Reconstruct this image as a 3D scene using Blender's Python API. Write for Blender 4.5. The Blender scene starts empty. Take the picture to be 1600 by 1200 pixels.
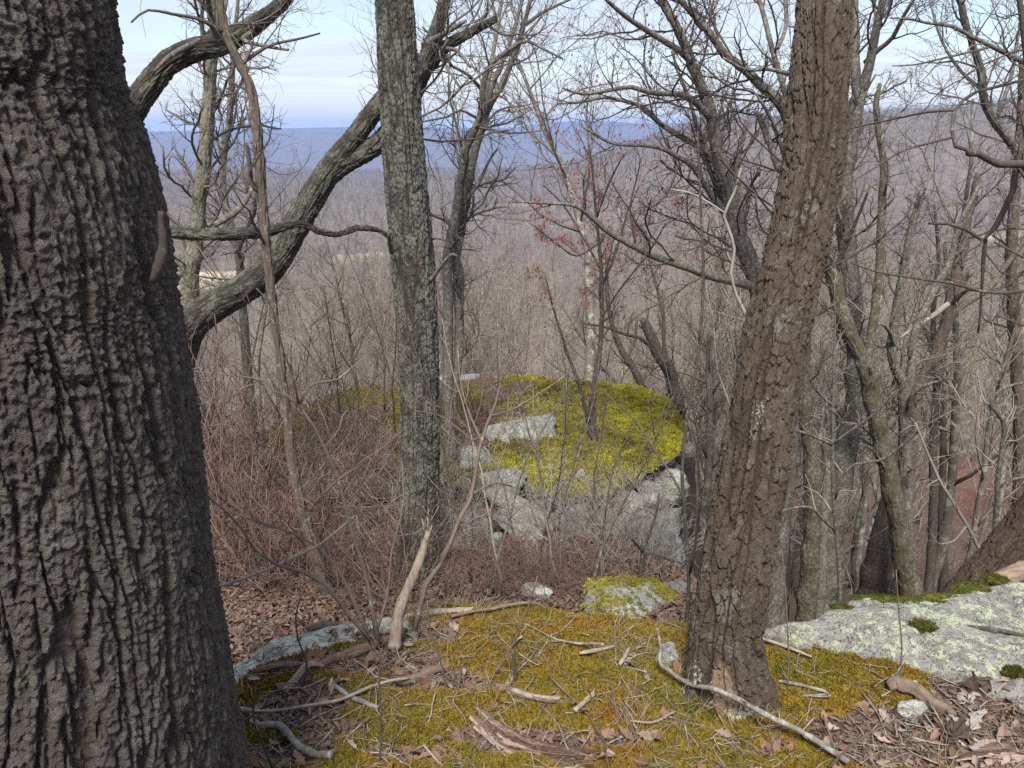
import bpy, math, random
import numpy as np
from mathutils import Vector

# ------------------------------------------------------------------ camera, sky, sun, exposure
S = bpy.context.scene
COL = S.collection
F = 1210.0                        # focal length in pixels of a 1600 px wide frame
PITCH = math.radians(18.3)
cam_d = bpy.data.cameras.new('camera')
cam = bpy.data.objects.new('camera', cam_d)
COL.objects.link(cam)
cam.location = (0, 0, 0)
cam.rotation_euler = (math.radians(90) - PITCH, 0, 0)
cam_d.sensor_width = 36.0
cam_d.lens = F / 1600.0 * 36.0
cam_d.clip_start = 0.05
cam_d.clip_end = 60000
S.camera = cam

SUN_EL, SUN_AZ = math.radians(54), math.radians(190)     # azimuth clockwise from +Y: high, behind the camera
world = bpy.data.worlds.new('World')
S.world = world
world.use_nodes = True
wn, wl = world.node_tree.nodes, world.node_tree.links
wn.clear()
w_out = wn.new('ShaderNodeOutputWorld')
w_bg = wn.new('ShaderNodeBackground')
w_bg.inputs['Strength'].default_value = 0.076
w_sky = wn.new('ShaderNodeTexSky')
w_sky.sky_type = 'NISHITA'
w_sky.sun_disc = False
w_sky.sun_elevation = SUN_EL
w_sky.sun_rotation = SUN_AZ
w_sky.altitude = 500
w_sky.dust_density = 0.6
w_tc = wn.new('ShaderNodeTexCoord')
w_sep = wn.new('ShaderNodeSeparateXYZ')
wl.new(w_tc.outputs['Generated'], w_sep.inputs[0])
w_add = wn.new('ShaderNodeMath'); w_add.operation = 'MAXIMUM'; w_add.inputs[1].default_value = 0.0
wl.new(w_sep.outputs['Z'], w_add.inputs[0])
w_add2 = wn.new('ShaderNodeMath'); w_add2.operation = 'ADD'; w_add2.inputs[1].default_value = 0.12
wl.new(w_add.outputs[0], w_add2.inputs[0])
w_dx = wn.new('ShaderNodeMath'); w_dx.operation = 'DIVIDE'
w_dy = wn.new('ShaderNodeMath'); w_dy.operation = 'DIVIDE'
wl.new(w_sep.outputs['X'], w_dx.inputs[0]); wl.new(w_add2.outputs[0], w_dx.inputs[1])
wl.new(w_sep.outputs['Y'], w_dy.inputs[0]); wl.new(w_add2.outputs[0], w_dy.inputs[1])
w_com = wn.new('ShaderNodeCombineXYZ')
wl.new(w_dx.outputs[0], w_com.inputs[0]); wl.new(w_dy.outputs[0], w_com.inputs[1])
w_map = wn.new('ShaderNodeMapping')
w_map.inputs['Scale'].default_value = (0.55, 1.5, 1)
w_map.inputs['Rotation'].default_value = (0, 0, 0.25)
wl.new(w_com.outputs[0], w_map.inputs[0])
w_noise = wn.new('ShaderNodeTexNoise')
w_noise.inputs['Scale'].default_value = 0.9
w_noise.inputs['Detail'].default_value = 7
w_noise.inputs['Roughness'].default_value = 0.55
w_noise.inputs['Distortion'].default_value = 0.4
wl.new(w_map.outputs[0], w_noise.inputs['Vector'])
w_ramp = wn.new('ShaderNodeValToRGB')
w_ramp.color_ramp.elements[0].position = 0.39
w_ramp.color_ramp.elements[0].color = (0.30, 0.30, 0.30, 1)
w_ramp.color_ramp.elements[1].position = 0.60
w_ramp.color_ramp.elements[1].color = (0.9, 0.9, 0.9, 1)
wl.new(w_noise.outputs['Fac'], w_ramp.inputs['Fac'])
w_mix = wn.new('ShaderNodeMix'); w_mix.data_type = 'RGBA'
# the veil of cloud thickens towards the horizon, all round
w_hz = wn.new('ShaderNodeMapRange'); w_hz.interpolation_type = 'SMOOTHSTEP'
w_hz.inputs['From Min'].default_value = 0.0; w_hz.inputs['From Max'].default_value = 0.14
w_hz.inputs['To Min'].default_value = 0.92; w_hz.inputs['To Max'].default_value = 0.0
wl.new(w_sep.outputs['Z'], w_hz.inputs['Value'])
w_mx = wn.new('ShaderNodeMath'); w_mx.operation = 'MAXIMUM'
wl.new(w_ramp.outputs['Color'], w_mx.inputs[0]); wl.new(w_hz.outputs[0], w_mx.inputs[1])
wl.new(w_mx.outputs[0], w_mix.inputs['Factor'])
wl.new(w_sky.outputs['Color'], w_mix.inputs['A'])
w_mix.inputs['B'].default_value = (4.35, 4.6, 5.0, 1)      # thin bright cloud
wl.new(w_mix.outputs['Result'], w_bg.inputs['Color'])
wl.new(w_bg.outputs[0], w_out.inputs['Surface'])

sun_d = bpy.data.lights.new('sun', 'SUN')
sun_d.energy = 2.6
sun_d.angle = math.radians(20)
sun_d.color = (1.0, 0.93, 0.84)
sun = bpy.data.objects.new('sun', sun_d)
COL.objects.link(sun)
_sd = Vector((math.sin(SUN_AZ) * math.cos(SUN_EL), math.cos(SUN_AZ) * math.cos(SUN_EL), math.sin(SUN_EL)))
sun.rotation_euler = _sd.to_track_quat('Z', 'Y').to_euler()
sun.location = (0, -5, 20)

S.view_settings.view_transform = 'Standard'
S.view_settings.look = 'None'
S.view_settings.gamma = 1.0
S.view_settings.use_curve_mapping = False
S.view_settings.exposure = 1.32
S.render.engine = 'CYCLES'
cy = S.cycles
cy.max_bounces = 5
cy.diffuse_bounces = 3
cy.glossy_bounces = 1
cy.transmission_bounces = 2
cy.volume_bounces = 1
cy.transparent_max_bounces = 4
cy.use_denoising = False
cy.use_adaptive_sampling = True
cy.adaptive_threshold = 0.012
cy.sample_clamp_indirect = 2.0
cy.sample_clamp_direct = 6.0

rng = np.random.default_rng(20)
random.seed(7)

# ------------------------------------------------------------------ noise
_perm = np.random.default_rng(5).permutation(256)
_perm = np.concatenate([_perm, _perm, _perm])
_g3 = np.random.default_rng(6).normal(size=(256, 3))
_g3 /= np.linalg.norm(_g3, axis=1)[:, None]

def perlin(x, y, z=0.0):
    x, y, z = np.broadcast_arrays(np.asarray(x, float), np.asarray(y, float), np.asarray(z, float))
    xi, yi, zi = np.floor(x).astype(int), np.floor(y).astype(int), np.floor(z).astype(int)
    fx, fy, fz = x - xi, y - yi, z - zi
    u, v, w = [f * f * f * (f * (f * 6 - 15) + 10) for f in (fx, fy, fz)]
    out = 0
    for dx in (0, 1):
        for dy in (0, 1):
            for dz in (0, 1):
                h = _perm[_perm[_perm[(xi + dx) & 255] + ((yi + dy) & 255)] + ((zi + dz) & 255)]
                g = _g3[h]
                n = g[..., 0] * (fx - dx) + g[..., 1] * (fy - dy) + g[..., 2] * (fz - dz)
                out = out + n * (u if dx else 1 - u) * (v if dy else 1 - v) * (w if dz else 1 - w)
    return out * 1.5

def fbm(x, y, z=0.0, o=4, gain=0.5):
    a, f, s = 1.0, 1.0, 0
    for i in range(o):
        s = s + a * perlin(np.asarray(x) * f + 13.1 * i, np.asarray(y) * f + 7.7 * i, np.asarray(z) * f)
        a *= gain; f *= 2.03
    return s

def worley(x, y, seed=0):
    x = np.asarray(x, float); y = np.asarray(y, float)
    xi, yi = np.floor(x).astype(int), np.floor(y).astype(int)
    f1 = np.full(x.shape, 9.0); f2 = np.full(x.shape, 9.0); cid = np.zeros(x.shape, int)
    for dx in (-1, 0, 1):
        for dy in (-1, 0, 1):
            h = _perm[_perm[(xi + dx + seed) & 255] + ((yi + dy) & 255)]
            px = xi + dx + 0.1 + 0.8 * _perm[h] / 255.0
            py = yi + dy + 0.1 + 0.8 * _perm[h + 91] / 255.0
            d = np.hypot(x - px, y - py)
            near = d < f1
            f2 = np.where(near, f1, np.minimum(f2, d))
            cid = np.where(near, h, cid)
            f1 = np.where(near, d, f1)
    return f1, f2, cid

def sstep(a, b, x):
    t = np.clip((np.asarray(x, float) - a) / (b - a), 0, 1)
    return t * t * (3 - 2 * t)

# ------------------------------------------------------------------ picking directions: a point of the photograph at ground distance Y
_c, _s = math.cos(PITCH), math.sin(PITCH)
def ray(px, py):
    u, v = (px - 800) / F, (600 - py) / F
    return np.array([u, _c + v * _s, -_s + v * _c])
def P(px, py, Y):
    d = ray(px, py)
    return d * (Y / d[1])
def depth_at(p):
    return p[1] * _c - p[2] * _s
def project(p):
    p = np.asarray(p, float)
    zc = p[..., 1] * _c - p[..., 2] * _s
    v = (p[..., 1] * _s + p[..., 2] * _c) / zc
    return 800 + F * p[..., 0] / zc, 600 - F * v
def on_plane(px, py, z):
    d = ray(px, py)
    return d * (z / d[2])

# ------------------------------------------------------------------ mesh building
class MB:
    """collects quads and triangles; build() links them as one mesh object"""
    def __init__(self):
        self.v, self.q, self.t, self.n = [], [], [], 0
    def add(self, v, q=None, t=None):
        v = np.asarray(v, float).reshape(-1, 3)
        if q is not None and len(q): self.q.append(np.asarray(q, int).reshape(-1, 4) + self.n)
        if t is not None and len(t): self.t.append(np.asarray(t, int).reshape(-1, 3) + self.n)
        self.v.append(v); self.n += len(v)
    def tubes(self, P_, R_, k=4, tip=True):
        P_ = np.asarray(P_, float); R_ = np.asarray(R_, float)
        N, m, _ = P_.shape
        T = np.gradient(P_, axis=1)
        T /= np.linalg.norm(T, axis=2, keepdims=True) + 1e-12
        mt = np.abs(T).mean(1)
        ref = np.eye(3)[np.argmin(mt, axis=1)][:, None, :]
        e1 = np.cross(T, np.broadcast_to(ref, T.shape)); e1 /= np.linalg.norm(e1, axis=2, keepdims=True) + 1e-12
        e2 = np.cross(T, e1)
        a = np.arange(k) * 2 * np.pi / k
        V = P_[:, :, None] + R_[:, :, None, None] * (np.cos(a)[None, None, :, None] * e1[:, :, None] + np.sin(a)[None, None, :, None] * e2[:, :, None])
        i = np.arange(N)[:, None, None] * (m * k); j = np.arange(m - 1)[None, :, None] * k; s = np.arange(k)[None, None, :]
        s2 = (s + 1) % k
        A = i + j
        Q = np.stack(np.broadcast_arrays(A + s, A + s2, A + k + s2, A + k + s), -1)
        self.add(V, Q)
        if tip:
            base = self.n - N * m * k
            for e in (0, m - 1):
                if k == 3: tri = [[0, 1, 2]]
                else: tri = [[0, h, h + 1] for h in range(1, k - 1)]
                tri = np.array(tri)
                if e == 0: tri = tri[:, ::-1]
                tt = (np.arange(N)[:, None, None] * (m * k) + e * k + tri[None]) + base
                self.t.append(tt.reshape(-1, 3))
    def mesh(self, name, mat=None, smooth=True, loc=(0, 0, 0)):
        v = np.concatenate(self.v) - np.asarray(loc, float)
        q = np.concatenate(self.q) if self.q else np.zeros((0, 4), int)
        t = np.concatenate(self.t) if self.t else np.zeros((0, 3), int)
        me = bpy.data.meshes.new(name)
        me.vertices.add(len(v)); me.vertices.foreach_set('co', v.astype(np.float32).ravel())
        nl = len(q) * 4 + len(t) * 3
        me.loops.add(nl)
        me.loops.foreach_set('vertex_index', np.concatenate([q.ravel(), t.ravel()]).astype(np.int32))
        me.polygons.add(len(q) + len(t))
        st = np.concatenate([np.arange(len(q)) * 4, len(q) * 4 + np.arange(len(t)) * 3]).astype(np.int32)
        me.polygons.foreach_set('loop_start', st)
        me.polygons.foreach_set('use_smooth', np.full(len(q) + len(t), smooth))
        me.update(calc_edges=True)
        if mat is not None: me.materials.append(mat)
        return me
    def build(self, name, mat=None, parent=None, smooth=True, loc=(0, 0, 0)):
        me = self.mesh(name, mat, smooth, loc)
        return put(name, me, parent, loc)

def put(name, me, parent=None, loc=(0, 0, 0), coll=None):
    o = bpy.data.objects.new(name, me)
    (coll or COL).objects.link(o)
    if parent is not None:
        o.parent = parent
    else:
        o.location = loc
    return o

def tag(o, label=None, cat=None, group=None, kind=None):
    if label: o['label'] = label
    if cat: o['category'] = cat
    if group: o['group'] = group
    if kind: o['kind'] = kind
    return o

def thing(name, loc, label, cat, group=None):
    o = bpy.data.objects.new(name, None)
    COL.objects.link(o)
    o.empty_display_size = 0.2
    o.location = tuple(float(c) for c in loc)
    return tag(o, label, cat, group)

def attr_color(me, name, arr):
    a = me.color_attributes.new(name, 'FLOAT_COLOR', 'POINT')
    arr = np.asarray(arr, float)
    if arr.ndim == 1: arr = np.stack([arr] * 3, 1)
    if arr.shape[1] == 3: arr = np.concatenate([arr, np.ones((len(arr), 1))], 1)
    a.data.foreach_set('color', arr.astype(np.float32).ravel())

def grid_quads(nu, nv, wrap_u=False):
    """vertex index = j*nu + i"""
    i = np.arange(nu if wrap_u else nu - 1)[None, :]; j = np.arange(nv - 1)[:, None]
    i2 = (i + 1) % nu
    return np.stack(np.broadcast_arrays(j * nu + i, j * nu + i2, (j + 1) * nu + i2, (j + 1) * nu + i), -1).reshape(-1, 4)

def catmull(pts, n):
    """resample a polyline through its points to n points, smooth"""
    pts = np.asarray(pts, float)
    if len(pts) == 2:
        t = np.linspace(0, 1, n)[:, None]
        return pts[0] * (1 - t) + pts[1] * t
    p = np.vstack([2 * pts[0] - pts[1], pts, 2 * pts[-1] - pts[-2]])
    seg = np.linalg.norm(np.diff(pts[:, :3], axis=0), axis=1); cum = np.concatenate([[0], np.cumsum(seg)])
    s = np.linspace(0, cum[-1], n)
    k = np.clip(np.searchsorted(cum, s, side='right') - 1, 0, len(seg) - 1)
    t = ((s - cum[k]) / (seg[k] + 1e-9))[:, None]
    a, b, c, d = p[k], p[k + 1], p[k + 2], p[k + 3]
    return 0.5 * (2 * b + (c - a) * t + (2 * a - 5 * b + 4 * c - d) * t * t + (3 * b - a - 3 * c + d) * t ** 3)

def spawn(P_, R_, k, rg, t0=0.25, t1=1.0, ang=(35, 65), lenr=(0.3, 0.5), labs=None, rr=0.55, n=6, wig=0.22, up=0.08, taper=0.3, rmin=0.0015, flat=0.0):
    """k side branches on each of the chains P_ (N,m,3): every branch leaves its parent at an angle and wanders"""
    N, m, _ = P_.shape
    L = np.linalg.norm(np.diff(P_, axis=1), axis=2).sum(1)
    t = t0 + (t1 - t0) * ((np.arange(k)[None] + rg.random((N, k))) / k)
    x = t * (m - 1); i = np.clip(x.astype(int), 0, m - 2); f = (x - i)[..., None]
    I = np.arange(N)[:, None]
    pos = P_[I, i] * (1 - f) + P_[I, i + 1] * f
    tan = P_[I, i + 1] - P_[I, i]; tan /= np.linalg.norm(tan, axis=2, keepdims=True) + 1e-12
    rad = R_[I, i] * (1 - f[..., 0]) + R_[I, i + 1] * f[..., 0]
    ref = np.where(np.abs(tan[..., 2:3]) > 0.9, np.array([1.0, 0, 0]), np.array([0, 0, 1.0]))
    e1 = np.cross(tan, ref); e1 /= np.linalg.norm(e1, axis=2, keepdims=True) + 1e-12
    e2 = np.cross(tan, e1)
    phi = np.arange(k)[None] * 2.4 + rg.random((N, 1)) * 6.28 + rg.normal(size=(N, k)) * 0.6
    a = np.radians(rg.uniform(ang[0], ang[1], (N, k)))
    d = np.cos(a)[..., None] * tan + np.sin(a)[..., None] * (np.cos(phi)[..., None] * e1 + np.sin(phi)[..., None] * e2)
    if labs is not None: ln = rg.uniform(labs[0], labs[1], (N, k)) * (1.1 - 0.5 * t)
    else: ln = L[:, None] * rg.uniform(lenr[0], lenr[1], (N, k)) * (1.15 - 0.6 * t)
    r0 = np.maximum(rad * rr, rmin)
    d = d.reshape(-1, 3); pos = pos.reshape(-1, 3); ln = ln.ravel(); r0 = r0.ravel()
    out = [pos]
    st = (ln / (n - 1))[:, None]
    for j in range(n - 1):
        d = d + rg.normal(size=d.shape) * wig + np.array([0, 0, up])
        d /= np.linalg.norm(d, axis=1, keepdims=True) + 1e-12
        pos = pos + d * st
        out.append(pos)
    Q = np.stack(out, 1)
    R = np.maximum(r0[:, None] * (1 - (1 - taper) * np.linspace(0, 1, n)[None]), rmin * 0.7)
    return Q, R

# ------------------------------------------------------------------ materials
class NT:
    def __init__(self, name):
        m = bpy.data.materials.new(name); m.use_nodes = True
        self.m = m; self.N = m.node_tree.nodes; self.L = m.node_tree.links
        self.N.clear()
        self.out = self.N.new('ShaderNodeOutputMaterial')
        self.b = self.N.new('ShaderNodeBsdfPrincipled')
        self.b.inputs['Roughness'].default_value = 0.9
        self.b.inputs['Specular IOR Level'].default_value = 0.25
        self.L.new(self.b.outputs[0], self.out.inputs['Surface'])
        g = self.N.new('ShaderNodeNewGeometry')
        self.pos = g.outputs['Position']; self.nrm = g.outputs['Normal']
    def val(self, sock, v):
        if hasattr(v, 'links') or hasattr(v, 'is_linked'): self.L.new(v, sock)
        else: sock.default_value = v
    def mapv(self, scale=(1, 1, 1), vec=None, rot=(0, 0, 0)):
        n = self.N.new('ShaderNodeMapping'); n.inputs['Scale'].default_value = scale; n.inputs['Rotation'].default_value = rot
        self.L.new(vec or self.pos, n.inputs[0]); return n.outputs[0]
    def noise(self, scale, detail=4, rough=0.55, vec=None, dist=0.0, col=False):
        n = self.N.new('ShaderNodeTexNoise')
        n.inputs['Scale'].default_value = scale; n.inputs['Detail'].default_value = detail
        n.inputs['Roughness'].default_value = rough; n.inputs['Distortion'].default_value = dist
        self.L.new(vec or self.pos, n.inputs['Vector'])
        return n.outputs['Color'] if col else n.outputs['Fac']
    def voro(self, scale, vec=None, out='Distance', feature='F1'):
        n = self.N.new('ShaderNodeTexVoronoi'); n.feature = feature
        n.inputs['Scale'].default_value = scale
        self.L.new(vec or self.pos, n.inputs['Vector']); return n.outputs[out]
    def ramp(self, fac, *stops):
        n = self.N.new('ShaderNodeValToRGB'); e = n.color_ramp.elements
        while len(e) < len(stops): e.new(0.5)
        for el, (p, c) in zip(e, stops):
            el.position = p
            el.color = (c, c, c, 1) if not isinstance(c, (tuple, list)) else (*c, 1)
        self.L.new(fac, n.inputs[0]); return n.outputs[0]
    def mix(self, fac, a, b, mode='MIX'):
        n = self.N.new('ShaderNodeMix'); n.data_type = 'RGBA'; n.blend_type = mode
        for s, v in ((n.inputs['Factor'], fac), (n.inputs['A'], a), (n.inputs['B'], b)):
            if isinstance(v, (tuple, list)): s.default_value = (*v, 1)
            elif isinstance(v, (int, float)): s.default_value = v
            else: self.L.new(v, s)
        return n.outputs['Result']
    def math(self, op, a, b=0.0):
        n = self.N.new('ShaderNodeMath'); n.operation = op
        for s, v in ((n.inputs[0], a), (n.inputs[1], b)):
            if isinstance(v, (int, float)): s.default_value = v
            else: self.L.new(v, s)
        return n.outputs[0]
    def attr(self, name, out='Color'):
        n = self.N.new('ShaderNodeAttribute'); n.attribute_name = name; return n.outputs[out]
    def objrand(self):
        n = self.N.new('ShaderNodeObjectInfo'); return n.outputs['Random']
    def color(self, c):
        if isinstance(c, (tuple, list)): self.b.inputs['Base Color'].default_value = (*c, 1)
        else: self.L.new(c, self.b.inputs['Base Color'])
        return self
    def bump(self, h, strength=0.5, dist=0.01):
        n = self.N.new('ShaderNodeBump'); n.inputs['Strength'].default_value = strength; n.inputs['Distance'].default_value = dist
        self.L.new(h, n.inputs['Height']); self.L.new(n.outputs[0], self.b.inputs['Normal']); return self

def bark_mat(name, c1, c2, lich=(0.36, 0.39, 0.32), amount=0.5, scale=1.0, moss=None, lscale=9.0, bump=0.012):
    m = NT(name)
    st = m.mapv((14 * scale, 14 * scale, 3.0 * scale))
    n1 = m.noise(1.6, 5, 0.65, st)
    n2 = m.noise(60 * scale, 3, 0.6)
    base = m.mix(m.ramp(n1, (0.32, 0.0), (0.68, 1.0)), c1, c2)
    base = m.mix(m.math('MULTIPLY', n2, 0.5), base, tuple(c * 0.55 for c in c1))
    l1 = m.noise(lscale, 5, 0.68)
    l2 = m.noise(lscale * 7, 3, 0.6)
    lm = m.ramp(m.math('ADD', m.math('MULTIPLY', l1, 0.72), m.math('MULTIPLY', l2, 0.28)), (0.62 - 0.2 * amount, 0.0), (0.68 - 0.2 * amount, 1.0))
    lc = m.mix(l2, lich, tuple(c * 0.72 for c in lich))
    base = m.mix(m.math('MULTIPLY', lm, 0.85), base, lc)
    if moss:
        mm = m.ramp(m.noise(5.0, 4, 0.6), (0.46, 0.0), (0.58, 0.85))
        base = m.mix(mm, base, moss)
    m.color(base)
    m.bump(m.math('ADD', n1, m.math('MULTIPLY', l2, 0.3)), 0.9, bump)
    return m.m

def plain_mat(name, c1, c2, scale=30, rough=0.9, bump=0.003, bscale=None, stretch=(1, 1, 1), rnd=0.0):
    m = NT(name)
    v = m.mapv(stretch)
    n = m.noise(scale, 4, 0.6, v)
    c = m.mix(m.ramp(n, (0.3, 0.0), (0.7, 1.0)), c1, c2)
    if rnd:
        r = m.objrand()
        c = m.mix(m.math('MULTIPLY', r, rnd), c, tuple(0.4 * x for x in c1))
    m.color(c); m.b.inputs['Roughness'].default_value = rough
    if bump: m.bump(n, 0.8, bump)
    return m.m
# ------------------------------------------------------------------ the lie of the land
def H0(x, y):
    yl = [-400, -20, 0, 1.5, 2.5, 3.7, 5.3, 9.4, 14, 18, 30, 60, 120, 250, 450, 800, 3000, 2500, 4000, 5500, 20000]
    zl = [-1.6, -1.5, -1.6, -2.15, -2.8, -3.15, -3.65, -4.85, -5.6, -8.2, -16, -28, -43, -64, -88, -112, -145, -190, -230, -240, -240]
    yr = [-400, -20, 0, 1.5, 2.5, 4, 6, 9, 15, 30, 60, 120, 250, 450, 800, 3000, 2500, 4000, 5500, 20000]
    zr = [-1.6, -1.5, -1.6, -2.15, -2.9, -3.9, -5.4, -7.4, -10.8, -18, -29, -43, -64, -88, -112, -145, -190, -230, -240, -240]
    t = sstep(1.25, 3.6, x)
    return np.interp(y, yl, zl) * (1 - t) + np.interp(y, yr, zr) * t

def _ang(px, py):
    d = ray(px, py); return math.atan2(d[0], d[1]), math.atan2(d[2], math.hypot(d[0], d[1]))
_r1 = np.array([_ang(*p) for p in [(-700, 208), (-200, 207), (205, 206), (330, 203), (450, 200), (590, 197), (700, 199), (800, 199), (845, 193), (900, 188), (955, 189), (1000, 193), (1060, 192), (1200, 196), (1400, 199), (1800, 202), (2300, 205)]])
_r2 = np.array([_ang(*p) for p in [(600, 330), (850, 285), (960, 250), (1040, 214), (1090, 198), (1200, 192), (1340, 183), (1450, 178), (1600, 172), (1900, 168), (2300, 190)]])
R1, R2 = 9500.0, 1900.0

def H(x, y):
    x = np.asarray(x, float); y = np.asarray(y, float)
    r = np.hypot(x, y); th = np.arctan2(x, y)
    z = H0(x, y)
    z = z + 0.10 * fbm(x * 0.7, y * 0.7, 3.3, 3) * sstep(2, 6, r)
    z = z + 2.2 * fbm(x / 45, y / 45, 1.1, 3) * sstep(25, 110, r)
    z = z + 11 * fbm(x / 330, y / 330, 2.2, 4) * sstep(260, 900, r)
    front = sstep(0, 400, y)
    a2 = np.interp(th, _r2[:, 0], np.tan(_r2[:, 1])) * R2
    w2 = sstep(700, R2, r) * (1 - sstep(R2 + 100, 3600, r)) * front
    spur = 20 * fbm(x / 260, y / 420, 5.0, 4) * sstep(800, 1400, r) * (1 - sstep(1750, 1900, r))
    z = np.where(a2 > z, z * (1 - w2) + (a2 + spur) * w2, z)
    a1 = np.interp(th, _r1[:, 0], np.tan(_r1[:, 1])) * R1
    w1 = sstep(5200, R1, r) * front
    spur1 = 55 * (np.abs(fbm(x / 900, y / 2200, 8.0, 4)) - 0.3) * sstep(5600, 7000, r) * (1 - sstep(8600, 9400, r))
    z = z * (1 - w1) + (a1 + spur1) * w1
    z = np.where(r > R1, z - (r - R1) * 0.05, z)
    return z

def ground_hit(px, py, y0=2.0, y1=900.0):
    d = ray(px, py)
    ys = np.geomspace(y0, y1, 900)
    pts = d[None] * (ys / d[1])[:, None]
    below = pts[:, 2] < H(pts[:, 0], pts[:, 1])
    k = int(np.argmax(below)) if below.any() else len(ys) - 1
    return pts[k]

# ground sheet: fine in front, coarse to the sides and behind
thf = np.radians(np.arange(-44, 44.01, 0.26))
thc = np.radians(np.concatenate([np.arange(49, 180, 6), np.arange(-180, -48, 6)]))
th_all = np.concatenate([thf, thc])
rr_ = np.concatenate([[0.02], np.geomspace(0.4, 10250, 285)])
TH, RR = np.meshgrid(th_all, rr_)
GX, GY = RR * np.sin(TH), RR * np.cos(TH)
GZ = H(GX, GY)
mb = MB()
mb.add(np.stack([GX, GY, GZ], -1), grid_quads(len(th_all), len(rr_), True)[:, ::-1])

m = NT('ground_leaf_litter_and_forest')
far = m.attr('far', 'Fac')
wood = m.attr('field', 'Fac')
lit = m.voro(26, out='Color'); litd = m.voro(26)
n_l = m.noise(2.2, 4, 0.6)
leafc = m.ramp(m.noise(40, 2, 0.5, lit), (0.2, (0.075, 0.042, 0.032)), (0.5, (0.14, 0.085, 0.065)), (0.8, (0.27, 0.19, 0.15)))
near_c = m.mix(m.ramp(n_l, (0.4, 0.0), (0.65, 0.5)), leafc, (0.075, 0.045, 0.032))
f1 = m.noise(0.075, 5, 0.7)
f2 = m.noise(0.012, 4, 0.6)
f3 = m.noise(0.0028, 4, 0.6)
far_c = m.mix(m.ramp(f1, (0.3, 0.0), (0.7, 1.0)), (0.105, 0.085, 0.072), (0.215, 0.18, 0.15))
far_c = m.mix(m.ramp(f2, (0.42, 0.0), (0.66, 0.55)), far_c, (0.20, 0.155, 0.12))
far_c = m.mix(m.ramp(f3, (0.55, 0.0), (0.68, 0.5)), far_c, (0.075, 0.075, 0.06))
c = m.mix(far, near_c, far_c)
c = m.mix(wood, c, m.mix(m.noise(0.03, 3), (0.52, 0.42, 0.30), (0.44, 0.40, 0.25)))
m.color(c)
m.bump(m.math('ADD', litd, m.math('MULTIPLY', m.noise(300, 2), 0.3)), 0.5, 0.02)
M_GROUND = m.m
ground_me = mb.mesh('ground', M_GROUND)
ground = tag(put('ground', ground_me), kind='structure')
gv = np.concatenate(mb.v)
def _fac_attr(me, name, arr):
    a = me.attributes.new(name, 'FLOAT', 'POINT'); a.data.foreach_set('value', np.asarray(arr, np.float32))
gr = np.hypot(gv[:, 0], gv[:, 1])
_fac_attr(ground_me, 'far', sstep(60, 160, gr))
# pale meadows and clearings in the valley
FIELDS = []
fld = np.zeros(len(gv))
gpx, gpy = project(np.where(gv[:, 1:2] > 5, gv, np.array([0, 10.0, 0])))
for (px, py, wx, wy, a) in [(335, 436, 75, 14, 1.0), (300, 470, 40, 22, .75), (560, 400, 40, 5, .6), (1565, 372, 40, 7, .6), (830, 318, 50, 2.2, .55), (590, 287, 30, 1.6, .6), (1130, 330, 40, 3, .35), (250, 395, 60, 5, .5)]:
    p = ground_hit(px, py, 20, 8000); q1 = ground_hit(px + wx, py, 20, 8000); q2 = ground_hit(px, py - wy, 20, 9000)
    FIELDS.append((p[0], p[1], abs(q1[0] - p[0]), max(abs(q2[1] - p[1]), 10), a))
for (fx, fy, ax, ay, a) in FIELDS:
    d = np.hypot((gv[:, 0] - fx) / ax, (gv[:, 1] - fy) / ay)
    fld = np.maximum(fld, a * (1 - sstep(0.8, 1.1, d)))
_fac_attr(ground_me, 'field', fld)

# ------------------------------------------------------------------ the air between here and the ridges
hb = MB()
hx, hz0, hz1 = 10330.0, float(GZ.min()) - 1.0, float(max(GZ.max(), 30)) + 12.0
hb.add([(sx * hx, sy * hx, z) for z in (hz0, hz1) for sy in (-1, 1) for sx in (-1, 1)],
       [[0, 2, 3, 1], [4, 5, 7, 6], [0, 1, 5, 4], [2, 6, 7, 3], [0, 4, 6, 2], [1, 3, 7, 5]])
hm = bpy.data.materials.new('haze_air'); hm.use_nodes = True
hm.node_tree.nodes.clear()
ho = hm.node_tree.nodes.new('ShaderNodeOutputMaterial')
hv = hm.node_tree.nodes.new('ShaderNodeVolumePrincipled')
hv.inputs['Color'].default_value = (0.26, 0.49, 1.0, 1)
hv.inputs['Density'].default_value = 0.9e-4
hm.node_tree.links.new(hv.outputs[0], ho.inputs['Volume'])
haze = tag(hb.build('haze', hm, smooth=False), kind='stuff')

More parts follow.
